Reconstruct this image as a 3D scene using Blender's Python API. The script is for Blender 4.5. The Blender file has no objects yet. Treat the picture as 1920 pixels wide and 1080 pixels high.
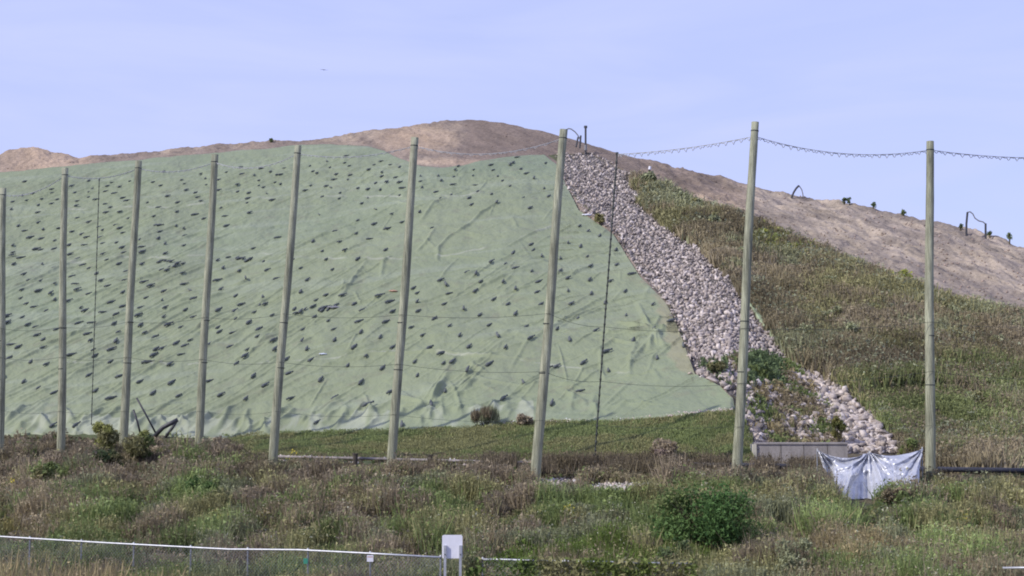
import bpy, math, random
import numpy as np
from mathutils import Vector, Matrix
random.seed(7); RNG = np.random.default_rng(7)
S = bpy.context.scene; COL = S.collection

# ------------------------------------------------------------------ camera, sky, sun, exposure
FPX = 960 / math.tan(math.radians(20.0)); PITCH = math.atan(220 / FPX)
cam = bpy.data.cameras.new('camera'); camo = bpy.data.objects.new('camera', cam); COL.objects.link(camo)
cam.sensor_width = 36; cam.lens = 18 / math.tan(math.radians(20)); cam.clip_start = .5; cam.clip_end = 12000
camo.location = (0, 0, 0); camo.rotation_euler = (math.pi / 2 + PITCH, 0, 0); S.camera = camo
SUN_LEFT, SUN_EL = math.radians(62), math.radians(36)      # left of straight behind the camera
sv = Vector((-math.sin(SUN_LEFT) * math.cos(SUN_EL), -math.cos(SUN_LEFT) * math.cos(SUN_EL), math.sin(SUN_EL)))
sl = bpy.data.lights.new('sun', 'SUN'); sl.energy = 3.6; sl.angle = math.radians(.8); sl.color = (1, .95, .87)
so = bpy.data.objects.new('sun', sl); COL.objects.link(so); so.rotation_euler = sv.to_track_quat('Z', 'Y').to_euler()
S.view_settings.view_transform = 'Standard'; S.view_settings.look = 'None'; S.view_settings.exposure = 0.12; S.view_settings.gamma = 1
S.render.film_transparent = False
try: S.cycles.filter_width = 1.9
except Exception: pass
W = bpy.data.worlds.new('World'); S.world = W; W.use_nodes = True
nt = W.node_tree; nt.nodes.clear()
def N(t, k, **kw):
    n = t.nodes.new(k)
    for a, b in kw.items(): setattr(n, a, b)
    return n
out = N(nt, 'ShaderNodeOutputWorld'); bg = N(nt, 'ShaderNodeBackground'); sky = N(nt, 'ShaderNodeTexSky')
sky.sky_type = 'NISHITA'; sky.sun_disc = False; sky.sun_elevation = SUN_EL
sky.sun_rotation = math.pi + SUN_LEFT      # compass angle of the sun, clockwise from +Y
sky.air_density = 1.0; sky.dust_density = 1.0; sky.ozone_density = 2.0
tc = N(nt, 'ShaderNodeTexCoord'); mp = N(nt, 'ShaderNodeMapping'); mp.inputs['Scale'].default_value = (1.6, 1.6, 9.0)
mp.inputs['Rotation'].default_value = (0.0, .12, 0)
nz = N(nt, 'ShaderNodeTexNoise'); nz.inputs['Scale'].default_value = 2.6; nz.inputs['Detail'].default_value = 7; nz.inputs['Roughness'].default_value = .5
nz.inputs['Distortion'].default_value = .6
cr = N(nt, 'ShaderNodeMapRange'); cr.inputs['From Min'].default_value = .38; cr.inputs['From Max'].default_value = .72
cr.inputs['To Min'].default_value = .74; cr.inputs['To Max'].default_value = .95
mx = N(nt, 'ShaderNodeMix', data_type='RGBA'); mx.inputs['B'].default_value = (4.75, 5.25, 8.7, 1)   # thin high cloud
L = nt.links.new
L(tc.outputs['Generated'], mp.inputs['Vector']); L(mp.outputs[0], nz.inputs['Vector']); L(nz.outputs['Fac'], cr.inputs['Value'])
L(cr.outputs[0], mx.inputs['Factor']); L(sky.outputs[0], mx.inputs['A']); L(mx.outputs['Result'], bg.inputs['Color'])
bg.inputs['Strength'].default_value = .12; L(bg.outputs[0], out.inputs[0])

# ------------------------------------------------------------------ numpy helpers
def vnoise(x, y, seed=0):
    r = np.random.default_rng(1000 + seed).random((256, 256))
    xi = np.floor(x).astype(int); yi = np.floor(y).astype(int); fx = x - xi; fy = y - yi
    fx = fx * fx * (3 - 2 * fx); fy = fy * fy * (3 - 2 * fy)
    g = lambda i, j: r[i & 255, j & 255]
    return (g(xi, yi) * (1 - fx) + g(xi + 1, yi) * fx) * (1 - fy) + (g(xi, yi + 1) * (1 - fx) + g(xi + 1, yi + 1) * fx) * fy
def fbm(x, y, seed=0, o=4, rough=.5):
    s = 0; a = 1; t = 0
    for k in range(o): s = s + a * vnoise(x * 2 ** k + 17.3 * k, y * 2 ** k + 9.1 * k, seed + k); t += a; a *= rough
    return s / t
def ray(u, v):
    uu = (np.asarray(u, float) - 960) / FPX; vv = (540 - np.asarray(v, float)) / FPX
    yp = math.cos(PITCH) - math.sin(PITCH) * vv; zp = math.sin(PITCH) + math.cos(PITCH) * vv
    return uu / yp, zp / yp
def pix(X, Y, Z):
    cy = Y * math.cos(PITCH) + Z * math.sin(PITCH); cz = -Y * math.sin(PITCH) + Z * math.cos(PITCH)
    return 960 + FPX * X / cy, 540 - FPX * cz / cy
def at(u, v, Y):
    a, e = ray(u, v); return Vector((float(a) * Y, Y, float(e) * Y))
def inpoly(u, v, P):
    ins = np.zeros(np.shape(u), bool); n = len(P)
    for i in range(n):
        x1, y1 = P[i]; x2, y2 = P[(i + 1) % n]
        if y1 == y2: continue
        c = ((y1 > v) != (y2 > v)) & (u < (x2 - x1) * (v - y1) / (y2 - y1) + x1)
        ins ^= c
    return ins
def interp(kn, x): return np.interp(x, [k[0] for k in kn], [k[1] for k in kn])

# ------------------------------------------------------------------ the lie of the land (read off the photograph once, then real ground)
SKY = [(-600, 292), (0, 287), (18, 279), (40, 275), (72, 277), (95, 284), (125, 287), (148, 296), (170, 290), (250, 287), (350, 275), (480, 265), (570, 262), (650, 252), (720, 243), (790, 233), (835, 227), (880, 224), (940, 229), (1000, 242), (1060, 257), (1100, 269), (1160, 288), (1250, 309), (1350, 334), (1430, 355), (1500, 369), (1600, 382), (1700, 404), (1790, 425), (1860, 443), (1920, 463), (2600, 640)]
SKS = [(-600, 292), (0, 296), (170, 291), (350, 276), (570, 262), (720, 243), (800, 230), (880, 225), (960, 233), (1060, 257), (1160, 287), (1300, 322), (1450, 359), (1600, 384), (1790, 425), (1920, 463), (2600, 640)]
YC = [(-600, 150), (0, 150), (600, 152), (880, 155), (1060, 148), (1300, 135), (1600, 122), (1920, 110), (2600, 95)]
BASE = [(-600, 812), (0, 813), (430, 819), (500, 812), (700, 805), (870, 800), (1000, 790), (1150, 788), (1370, 768), (1440, 820), (1520, 850), (1750, 878), (2600, 885)]
YE = [(-600, 84), (0, 81), (400, 77), (700, 74), (1000, 71), (1370, 66), (1750, 64), (2600, 66)]
YP = [(-600, 80), (0, 72), (118, 69.5), (245, 68.6), (387, 66.5), (535, 63), (755, 60.2), (1030, 57), (1397, 55.8), (1745, 56.8), (2500, 60)]
PV = [(-600, 862), (0, 860), (118, 852), (245, 848), (387, 850), (535, 870), (755, 882), (1030, 900), (1397, 903), (1745, 922), (2500, 930)]
YB = [(-600, 50), (0, 46), (848, 40), (1300, 37), (1920, 34), (2600, 32)]
def avec(kn): return [(float(ray(u, 600)[0]), y) for u, y in kn]
def evec(kn): return [(float(ray(u, v)[0]), float(ray(u, v)[1])) for u, v in kn]
def rows(a):
    yc, ye, yp, yb = (interp(avec(k), a) for k in (YC, YE, YP, YB))
    zc, ze, zp = interp(evec(SKY), a) * yc, interp(evec(BASE), a) * ye, interp(evec(PV), a) * yp
    zs = np.convolve(np.pad(interp(evec(SKS), a), 12, mode='edge'), np.ones(25) / 25, 'valid') * yc
    k7 = 1 - 5.5 / (yc - ye)
    o = np.ones_like(a)
    Y = [3 * o, 18 * o, yb, yp - 1.2, yp + 3.5, ye, ye + .35 * (yc - ye), ye + .7 * (yc - ye), yc - 5.5, yc, yc + 5, yc + 16, yc + 110, 900 * o, 6000 * o]
    Z = [-6.8 * o, -6.6 * o, -5.7 * o, zp - .05, zp + .12, ze, ze + .335 * (zs - ze), ze + .695 * (zs - ze), ze + k7 * (zs - ze), zc, zc - .15, zc - 2.2, -6 * o, -9 * o, -9 * o]
    return np.array(Y), np.array(Z)
SUB = [4, 40, 110, 26, 60, 130, 130, 105, 40, 8, 8, 10, 12, 6]
am = 0.385
acol = np.concatenate([np.linspace(-1.5, -am, 60, endpoint=False), np.linspace(-am, am, 800), np.linspace(am, 1.5, 61)[1:]])
RY, RZ = rows(acol)
tt = np.concatenate([np.linspace(i, i + 1, n, endpoint=False) for i, n in enumerate(SUB)] + [[len(SUB)]])
ti = np.minimum(tt.astype(int), len(SUB) - 1); tf = (tt - ti)[:, None]
GY = RY[ti] * (1 - tf) + RY[ti + 1] * tf; GZ0 = RZ[ti] * (1 - tf) + RZ[ti + 1] * tf
ker = np.array([1, 2, 3, 2, 1]) / 9.
GZ = GZ0.copy()
for k in range(3):
    p = np.pad(GZ, ((2, 2), (0, 0)), mode='edge'); GZ = sum(ker[i] * p[i:i + GZ.shape[0]] for i in range(5))
GX = GY * acol[None, :]
GU, GV = pix(GX, GY, GZ)
# zones -------------------------------------------------
TARP_TOP = [(-400, 345), (0, 325), (120, 313), (260, 301), (400, 288), (560, 274), (620, 271), (690, 275), (720, 283), (745, 297), (790, 313), (830, 316), (870, 312), (900, 304), (960, 294), (1020, 290), (1045, 310), (1060, 345), (1085, 395), (1150, 442), (1200, 520), (1250, 572), (1280, 640), (1302, 702), (1350, 727), (1374, 750), (1378, 766)]
TARP_BOT = [(-400, 816), (0, 812), (300, 815), (430, 820), (500, 813), (700, 806), (870, 800), (1000, 789), (1150, 789), (1250, 780), (1378, 767)]
CHUTE = [(1048, 290), (1110, 288), (1150, 308), (1188, 335), (1203, 385), (1245, 425), (1300, 458), (1350, 500), (1400, 570), (1435, 620), (1480, 668), (1505, 692), (1560, 718), (1612, 770), (1660, 820), (1685, 850), (1418, 850), (1402, 800), (1396, 750), (1350, 722), (1304, 702), (1288, 640), (1258, 572), (1207, 520), (1155, 438), (1092, 392), (1066, 350), (1052, 312)]
DIRT = [(-900, 345), (0, 325), (260, 301), (560, 274), (690, 275), (745, 297), (790, 313), (870, 312), (1020, 290), (1110, 288), (1150, 308), (1188, 330), (1250, 352), (1310, 382), (1380, 402), (1440, 430), (1500, 455), (1580, 490), (1650, 520), (1720, 545), (1800, 575), (1920, 600), (2400, 700), (3500, 700), (3500, -500), (-900, -500)]
front = GY < interp(avec(YC), acol)[None, :] + 6
wob = (fbm(GX * .25, GY * .25, 3, 3) - .5) * 40
wu = (GY > 58)
dirt = ((inpoly(GU + wob * .5, GV + wob * .35, DIRT)) & (GY > 90)) | (~front)
tarpz = (GV > interp(TARP_TOP, GU) - 6) & (GV < interp(TARP_BOT, GU) + 4) & (GU < 1380) & front & wu
chute = inpoly(GU, GV, CHUTE) & front & wu
dm = (dirt & ~tarpz).astype(float)
# ground relief
GZ += (fbm(GX * .07, GY * .07, 11, 2) - .5) * 1.0 * np.clip((GY - 78) / 30, 0, 1) * np.clip((200 - GY) / 30, 0, 1) * np.clip((interp(avec(YC), acol)[None, :] - GY) / 25, 0, 1)
rough = (fbm(GX * .5, GY * .5, 21, 5, .6) - .5) * .9 + np.abs(fbm(GX * 1.3 + GY * .5, GY * .8, 25, 4, .6) - .5) * .6
GZ += dm * (rough * np.where((GU > 860) & (GU < 1250), .45, .85) + (fbm((GX + GY * .4) * .9, (GY - GX * .4) * .3, 27, 4, .6) - .5) * .8 * (GU > 1200)) * np.clip((GY - 85) / 10, 0, 1) * .8 * np.clip((300 - GY) / 50, 0, 1)
GZ += dm * (np.abs(((GX * .5 + GY * 1.1) * .22 + fbm(GX * .3, GY * .3, 33, 3) * 2) % 1 - .5) - .25) * .5 * (GU > 1240) * front
GZ += (~tarpz & ~dirt & (GY > 30) & (GY < 130)) * (fbm(GX * .6, GY * .6, 41, 4, .55) - .5) * .5
GZ -= chute * .15
# table: (a, e) -> distance of first visible ground ; (a, Y) -> Z
ACOL = acol; EG = np.linspace(-.2, .25, 1400); YG = np.linspace(3, 230, 2270)
TY = np.empty((len(ACOL), len(EG))); TZ = np.empty((len(ACOL), len(YG)))
for i in range(len(ACOL)):
    e = np.maximum.accumulate(GZ[:, i] / GY[:, i]) + np.arange(GZ.shape[0]) * 1e-9
    TY[i] = np.interp(EG, e, GY[:, i]); TZ[i] = np.interp(YG, GY[:, i], GZ[:, i])
def bil(T, i0, fi, j0, fj):
    return (T[i0, j0] * (1 - fi) + T[i0 + 1, j0] * fi) * (1 - fj) + (T[i0, j0 + 1] * (1 - fi) + T[i0 + 1, j0 + 1] * fi) * fj
def aidx(a):
    f = np.interp(a, ACOL, np.arange(len(ACOL))); i = np.minimum(f.astype(int), len(ACOL) - 2); return i, f - i
def gz(X, Y):
    X = np.asarray(X, float); Y = np.asarray(Y, float); i, fi = aidx(X / Y)
    g = np.clip((Y - YG[0]) / (YG[1] - YG[0]), 0, len(YG) - 1.001); j = g.astype(int); return bil(TZ, i, fi, j, g - j)
def P(u, v):
    """ground points seen at picture positions (arrays)"""
    a, e = ray(u, v); i, fi = aidx(a); g = np.clip((e - EG[0]) / (EG[1] - EG[0]), 0, len(EG) - 1.001); j = g.astype(int)
    Y = bil(TY, i, fi, j, g - j); X = a * Y
    return X, Y, gz(X, Y)
def P1(u, v):
    X, Y, Z = P(np.array([float(u)]), np.array([float(v)])); return Vector((X[0], Y[0], Z[0]))

# ------------------------------------------------------------------ object helpers
def mk(name, verts, faces, mat, parent=None, smooth=False, loc=None, col=None, n=None):
    me = bpy.data.meshes.new(name)
    if isinstance(verts, np.ndarray):
        k = faces.shape[1]; nf = len(faces)
        me.vertices.add(len(verts)); me.vertices.foreach_set('co', verts.astype(np.float32).ravel())
        me.loops.add(nf * k); me.loops.foreach_set('vertex_index', faces.astype(np.int32).ravel())
        me.polygons.add(nf); me.polygons.foreach_set('loop_start', np.arange(0, nf * k, k, dtype=np.int32))
        me.update(calc_edges=True)
    else:
        me.from_pydata([tuple(v) for v in verts], [], faces); me.update()
    if smooth: me.polygons.foreach_set('use_smooth', np.ones(len(me.polygons), bool))
    if col is not None:
        at_ = me.color_attributes.new('Col', 'FLOAT_COLOR', 'POINT')
        c = np.ones((len(me.vertices), 4), np.float32); c[:, :3] = col; at_.data.foreach_set('color', c.ravel())
    me.materials.append(mat)
    o = bpy.data.objects.new(name, me); COL.objects.link(o)
    if parent: o.parent = parent
    if loc is not None: o.location = loc
    return o
def tag(o, label=None, cat=None, group=None, kind=None):
    if label: o['label'] = label
    if cat: o['category'] = cat
    if group: o['group'] = group
    if kind: o['kind'] = kind
    return o
def empty(name, loc, label, cat, group=None):
    o = bpy.data.objects.new(name, None); COL.objects.link(o); o.location = loc; return tag(o, label, cat, group)
def grid_faces(nr, nc):
    i = np.arange(nr - 1)[:, None] * nc + np.arange(nc - 1)[None, :]; i = i.ravel()
    return np.stack([i, i + 1, i + nc + 1, i + nc], 1)
def tube(pts, r, n=8, cap=True):
    pts = [Vector(p) for p in pts]; V = []; F = []
    rr = r if hasattr(r, '__len__') else [r] * len(pts)
    for k, p in enumerate(pts):
        d = (pts[min(k + 1, len(pts) - 1)] - pts[max(k - 1, 0)]).normalized()
        a = d.cross(Vector((0, 1, 0)) if abs(d.y) < .9 else Vector((1, 0, 0))).normalized(); b = d.cross(a)
        for j in range(n):
            t = 2 * math.pi * j / n; V.append(p + (a * math.cos(t) + b * math.sin(t)) * rr[k])
    for k in range(len(pts) - 1):
        for j in range(n): F.append((k * n + j, k * n + (j + 1) % n, (k + 1) * n + (j + 1) % n, (k + 1) * n + j))
    if cap: F.append(tuple(range(n))[::-1]); F.append(tuple(range((len(pts) - 1) * n, len(pts) * n)))
    return V, F
def join(*parts):
    V = []; F = []
    for v, f in parts:
        o = len(V); V += list(v); F += [tuple(i + o for i in q) for q in f]
    return V, F
def box(x0, x1, y0, y1, z0, z1):
    V = [(x, y, z) for z in (z0, z1) for y in (y0, y1) for x in (x0, x1)]
    return V, [(0, 2, 3, 1), (4, 5, 7, 6), (0, 1, 5, 4), (2, 6, 7, 3), (0, 4, 6, 2), (1, 3, 7, 5)]

# ------------------------------------------------------------------ materials
def material(name, base, rough=.8, noise=None, bump=None, attr=False, metallic=0, spec=.3, translucent=0, noise2=None):
    m = bpy.data.materials.new(name); m.use_nodes = True; t = m.node_tree; b = t.nodes['Principled BSDF']; ln = t.links.new
    b.inputs['Roughness'].default_value = rough; b.inputs['Metallic'].default_value = metallic; b.inputs['Specular IOR Level'].default_value = spec
    c = N(t, 'ShaderNodeTexCoord')
    if attr:
        s = N(t, 'ShaderNodeAttribute', attribute_name='Col').outputs['Color']
    else:
        s = N(t, 'ShaderNodeRGB'); s.outputs[0].default_value = (*base, 1); s = s.outputs[0]
    for nn in (noise, noise2):
        if not nn: continue
        sc, lo, hi, stretch = nn
        mpn = N(t, 'ShaderNodeMapping'); mpn.inputs['Scale'].default_value = stretch
        ns = N(t, 'ShaderNodeTexNoise'); ns.inputs['Scale'].default_value = sc; ns.inputs['Detail'].default_value = 6; ns.inputs['Roughness'].default_value = .6
        r = N(t, 'ShaderNodeMapRange'); r.inputs['From Min'].default_value = .3; r.inputs['From Max'].default_value = .7
        r.inputs['To Min'].default_value = lo; r.inputs['To Max'].default_value = hi
        mm = N(t, 'ShaderNodeMix', data_type='RGBA', blend_type='MULTIPLY'); mm.inputs['Factor'].default_value = 1
        ln(c.outputs['Object'], mpn.inputs[0]); ln(mpn.outputs[0], ns.inputs['Vector']); ln(ns.outputs['Fac'], r.inputs['Value'])
        ln(s, mm.inputs['A']); ln(r.outputs[0], mm.inputs['B']); s = mm.outputs['Result']
    ln(s, b.inputs['Base Color'])
    if bump:
        sc, st, stretch = bump
        mpn = N(t, 'ShaderNodeMapping'); mpn.inputs['Scale'].default_value = stretch
        ns = N(t, 'ShaderNodeTexNoise'); ns.inputs['Scale'].default_value = sc; ns.inputs['Detail'].default_value = 6; ns.inputs['Roughness'].default_value = .6
        bp = N(t, 'ShaderNodeBump'); bp.inputs['Strength'].default_value = 1; bp.inputs['Distance'].default_value = st
        ln(c.outputs['Object'], mpn.inputs[0]); ln(mpn.outputs[0], ns.inputs['Vector']); ln(ns.outputs['Fac'], bp.inputs['Height']); ln(bp.outputs[0], b.inputs['Normal'])
    if translucent:
        tr = N(t, 'ShaderNodeBsdfTranslucent'); ms = N(t, 'ShaderNodeMixShader'); ms.inputs[0].default_value = translucent
        ln(s, tr.inputs['Color']); ln(b.outputs[0], ms.inputs[1]); ln(tr.outputs[0], ms.inputs[2]); ln(ms.outputs[0], t.nodes['Material Output'].inputs[0])
    return m
M = dict(
    ground=material('ground', None, .95, (3.0, .8, 1.2, (1, 1, 1)), (2.2, .16, (1, 1, 1)), attr=True, spec=.1, noise2=(14, .8, 1.2, (1, 1, 1))),
    tarp=material('tarp_fabric', None, .62, (.09, .93, 1.06, (1, 1, 1)), (3.2, .03, (1, .7, 1)), attr=True, spec=.22, noise2=(.9, .94, 1.05, (1, .6, 1))),
    bag=material('sandbag_cloth', (.115, .125, .122), .8, (9, .6, 1.5, (1, 1, 1)), (16, .02, (1, 1, 1)), spec=.2),
    rock=material('rock', None, .9, (5, .75, 1.2, (1, 1, 1)), (8, .04, (1, 1, 1)), attr=True, spec=.15),
    leaf=material('foliage', None, .8, attr=True, spec=.1, translucent=.25),
    stem=material('stem', (.09, .075, .05), .9, spec=.1),
    wood=material('treated_wood', (.33, .335, .24), .85, (4, .5, 1.35, (3, 3, .2)), (6, .05, (4, 4, .25)), spec=.12, noise2=(1.0, .55, 1.28, (1, 1, .5))),
    steel=material('dark_steel', (.05, .055, .05), .6, (8, .7, 1.3, (1, 1, 1)), metallic=.3),
    rope=material('rope', (.36, .37, .38), .8, (12, .7, 1.3, (1, 1, 1))),
    galv=material('galvanised_steel', (.46, .47, .50), .4, (8, .8, 1.1, (1, 1, 1)), metallic=.35, spec=.4),
    fencepost=material('grey_steel', (.30, .31, .34), .5, (8, .8, 1.1, (1, 1, 1)), metallic=.4),
    white=material('white_painted_metal', (.72, .72, .78), .5, (5, .93, 1.03, (1, 1, 1))),
    pipe=material('black_plastic', (.035, .035, .042), .5, (6, .7, 1.5, (1, 1, 1)), spec=.4),
    greypipe=material('grey_plastic', (.20, .20, .21), .6, (6, .8, 1.2, (1, 1, 1))),
    concrete=material('concrete', (.33, .30, .28), .9, (2.5, .72, 1.12, (1, 1, .25)), (14, .01, (1, 1, 1)), noise2=(9, .85, 1.1, (1, 1, 1))),
    silver=material('silver_sheet', (.52, .53, .57), .42, (3, .85, 1.1, (1, 1, 1)), (2.2, .03, (1, 1, .6)), metallic=.45, spec=.5),
    darkwood=material('dark_post', (.07, .06, .05), .9, (5, .7, 1.3, (1, 1, 1))),
    teal=material('teal_plastic', (.05, .25, .17), .6), red=material('faded_orange_cloth', (.5, .30, .22), .8), feather=material('feathers', (.12, .12, .13), .8),
    pale=material('pale_plastic', (.62, .66, .75), .5),
)

# ------------------------------------------------------------------ ground mesh with its own colours
def mixc(a, b, f): return a + (b - a) * f[..., None]
n1 = fbm(GX * .12, GY * .12, 51, 4); n2 = fbm(GX * .8, GY * .8, 55, 4, .6); n3 = fbm(GX * .35, GY * .2, 59, 4)
C3 = lambda *c: np.array(c)
G = np.zeros(GX.shape + (3,)) + C3(.105, .088, .06)
G = mixc(G, C3(.085, .10, .05), np.clip((n1 - .45) * 6, 0, 1))
DC = mixc(mixc(np.zeros(GX.shape + (3,)) + C3(.225, .18, .148), C3(.30, .24, .185), np.clip((n3 - .5) * 5, 0, 1)), C3(.17, .14, .12), np.clip((n2 - .55) * 4, 0, 1))
# the crown of the hill is darker brown soil; the cut faces left of it and at far left are paler sand
dark = np.clip((GU - 845) / 40, 0, 1) * np.clip((1420 - GU) / 120, 0, 1) * np.clip((GV - 0) / 10, 0, 1) * (GV < interp([(800, 420), (1000, 330), (1250, 345), (1440, 400)], GU))
DC = mixc(DC, C3(.172, .135, .112), dark * .8)
sand = np.clip(1 - ((GU - 780) / 90) ** 2 - ((GV - 262) / 30) ** 2, 0, 1) + np.clip(1 - ((GU - 90) / 110) ** 2, 0, 1) + .7 * np.clip(1 - ((GU - 850) / 90) ** 2 - ((GV - 306) / 9) ** 2, 0, 1) + .5 * np.clip(1 - ((GU - 1330) / 110) ** 2 - ((GV - 375) / 22) ** 2, 0, 1)
DC = mixc(DC, C3(.42, .315, .225), np.clip(sand, 0, 1) * .75 * (.5 + n2))
right = np.clip((GU - 1380) / 60, 0, 1) * (GV > 350)
DC = mixc(DC, C3(.235, .20, .172), right * .75)
gul = np.abs(fbm((GX * .9 + GY * .5) * .35, (GY * .9 - GX * .5) * .07, 93, 4, .6) - .5)
DC = mixc(DC, C3(.35, .29, .225), np.clip(.09 - gul, 0, 1) * 9 * right)
trk = inpoly(GU, GV + (fbm(GX * .5, GY * .5, 94, 2) - .5) * 8, [(1640, 522), (1700, 533), (1760, 548), (1960, 590), (2400, 690), (2400, 720), (1960, 618), (1800, 580), (1700, 552)])
DC = mixc(DC, C3(.36, .29, .22), trk * .8)
stk = fbm((GX + GY * .45) * .75, (GY - GX * .45) * .22, 99, 5, .68); DC = DC * (1 + np.where(GU > 1200, 1.2, .7) * (stk - .5))[..., None]
G = mixc(G, DC, np.maximum(dm, tarpz & (GV < interp(TARP_BOT, GU) - 12)))
G = mixc(G, C3(.15, .135, .125), chute * .95)
strip = (GV > 770) & (GV < 850) & (GU > 430) & (GU < 1400) & ~tarpz & (GY > 60)
G = mixc(G, C3(.12, .15, .07), strip * .85)
khaki = inpoly(GU, GV, [(1215, 520), (1250, 570), (1288, 640), (1306, 705), (1250, 700), (1240, 640), (1225, 580)]) & front
G = mixc(G, C3(.25, .25, .15), khaki * .0)
gv_poly = np.zeros(GX.shape)
for (cu, cv, ru, rv) in [(935, 919, 40, 10), (1045, 905, 55, 8), (1180, 916, 75, 12), (1310, 917, 40, 8), (1280, 849, 0, 0), (1630, 820, 50, 30), (1620, 790, 40, 50), (415, 895, 26, 8), (1760, 958, 18, 6), (1295, 962, 25, 14)]:
    if ru: gv_poly = np.maximum(gv_poly, np.clip(1.3 - ((GU - cu) / ru) ** 2 - ((GV - cv) / rv) ** 2, 0, 1))
G = mixc(G, C3(.30, .27, .245), gv_poly * .9)
low_ = tarpz & (GV > interp(TARP_TOP, GU) + 2) & (GV < interp(TARP_BOT, GU) - 3)
nv = GX.size
GZ = GZ - np.clip(low_ * .75 * np.clip((GV - interp(TARP_TOP, GU)) / 12, 0, 1), 0, .75)
verts = np.stack([GX, GY, GZ], -1).reshape(-1, 3)
tag(mk('ground', verts, grid_faces(*GX.shape), M['ground'], smooth=True, col=G.reshape(-1, 3)), 'landfill hillside of bare brown soil, weedy slopes and verge', None, None, 'structure')

# ------------------------------------------------------------------ sandbag places (read from enlarged crops of the photograph)
def cv(ox, oy, s): 
    q = list(map(int, s.split())); return [(ox + q[i] / 3, oy + q[i + 1] / 3) for i in range(0, len(q), 2)]
BAGS = cv(0, 200, "145 425 290 467 295 490 125 503 185 497 75 538 150 535 235 525 320 522 290 552 215 557 65 583 213 605 405 455 420 490 500 425 520 462 500 488 500 515 435 540 430 567 605 455 630 430 675 455 595 483 645 495 690 513 540 530 590 548 715 533 620 570 595 600 672 602 730 423 435 633 500 655 720 635 650 670 675 690 555 683 580 702 690 715 405 710 460 722 485 742 565 740 580 768 655 773 475 780 215 660 245 697 105 680 140 705 170 740 235 745 310 760 335 692 390 780 75 787 75 820 70 848 115 855 205 802 232 803 305 803 395 835 435 865 465 898 505 918 580 845 600 880 670 895 710 932 685 805 695 835 80 900 135 952 240 895 310 915 170 985 232 995 310 1012 120 1045 215 1050 285 1065 420 1008 435 1047 405 968 545 950 570 990 605 1020 700 982 690 1055 500 1065 920 372 860 430 905 445 1020 415 1130 382 1155 408 1275 377 1353 350 1360 390 1430 395 1040 442 1160 445 1335 447 1230 420 1048 478 1100 487 1230 478 1340 478 1400 490 945 512 1000 547 1115 515 1130 542 1395 520 1390 545 830 543 890 577 995 605 1095 608 1245 570 1265 620 1405 605 865 628 1148 635 890 675 990 673 1037 690 1040 730 1275 680 900 712 890 755 930 780 1035 790 930 835 785 762 795 800 1425 800 1370 860 1285 855 1255 915 1225 875 1350 932 800 897 810 997 850 1020 920 1050 1025 955 1035 1008 1070 1045 1220 990 1245 1038 1385 985 1325 1068 800 835")
BAGS += cv(480, 180, "80 433 30 418 160 412 140 450 115 455 15 482 110 487 140 497 15 510 45 523 60 552 90 593 305 400 320 430 343 445 400 375 415 408 500 385 510 347 525 403 705 375 665 398 755 398 635 428 808 413 530 455 450 447 710 443 710 463 785 463 515 483 440 478 310 512 395 515 420 523 280 540 575 522 630 528 700 532 735 498 672 495 810 495 820 525 475 550 375 573 470 580 632 575 808 563 597 612 925 457 925 490 935 518 1025 460 1045 480 1120 427 1115 462 1140 403 1225 425 1220 457 1320 393 1335 420 1430 385 1360 457 1385 483 1110 498 1235 503 1015 540 1250 547 1430 520 1100 562 1325 567 1198 583 1215 623 1358 613 1040 585 355 672 575 707 675 645 765 680 665 733 740 755 820 718 565 782 637 812 922 660 990 750 445 768 320 827 470 830 372 875 500 880 730 870 395 922 575 928 120 802 45 937 65 990 118 1035 210 927 250 975 290 1040 430 985 1325 947 1405 950 1185 1005 1240 1008 1040 1047 1070 1065 1265 1047 1390 1052")
BAGS += cv(960, 180, "10 378 50 413 80 440 125 473 180 522 190 378 65 578 210 572 105 640 5 515 30 350 380 745 430 773 495 798 108 840 122 875 315 838 385 860 170 912 272 920 425 908 10 888 20 978 113 992 445 965 275 990 315 1037 150 1045 440 1037 555 1053 590 955 585 873 675 1015")
BAGS += cv(0, 520, "175 25 230 37 215 90 310 50 285 103 118 130 150 158 310 142 190 185 260 198 125 237 38 235 40 270 155 283 200 295 315 305 208 340 245 365 65 385 105 405 245 412 50 468 175 487 262 510 22 570 133 598 215 637 305 665 300 850 420 45 435 85 498 105 385 152 455 187 478 203 572 30 605 60 575 218 625 150 650 225 445 268 515 273 645 275 490 330 665 322 508 375 650 380 527 425 625 425 535 455 400 450 622 487 500 567 675 570 540 650 620 690 700 20 692 95 692 178 810 40 850 63 790 185 820 130 780 228 790 280 920 90 915 140 930 183 920 237 1035 45 1070 83 1085 130 1043 195 1085 238 950 285 1018 297 815 328 875 343 880 415 915 412 865 450 990 383 1070 368 1040 405 1018 445 830 487 955 500 785 600 965 605 860 663 1005 680 1215 30 1245 77 1380 20 1320 108 1355 158 1230 193 1320 208 1325 247 1400 265 1225 287 1235 315 1310 325 1430 205 1180 390 1300 395 1390 420 1380 455 1330 493 1425 565 1175 593 1245 670 1385 700 430 850")
BAGS += cv(480, 540, "40 58 250 40 395 50 340 78 485 62 90 163 215 128 250 150 315 115 330 170 555 100 600 138 695 65 750 92 770 145 910 32 885 8 1085 32 1060 92 1235 25 1340 68 1418 100 910 92 915 138 1170 127 1260 163 1005 187 410 193 580 200 730 207 265 243 440 245 590 253 875 235 1090 228 1315 217 1150 283 940 285 1362 288 260 312 445 307 700 293 285 360 550 347 770 348 980 350 1198 343 1403 362 620 398 1043 390 895 428 515 438 310 417 715 460 1055 440 1105 435 1315 443 185 490 50 568 365 527 590 535 910 508 1190 497 195 635 445 622 1065 600 985 680 630 687 345 770 1395 645 820 785 15 245 10 285 100 310 110 358 170 410 20 108 50 105 755 610")
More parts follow.
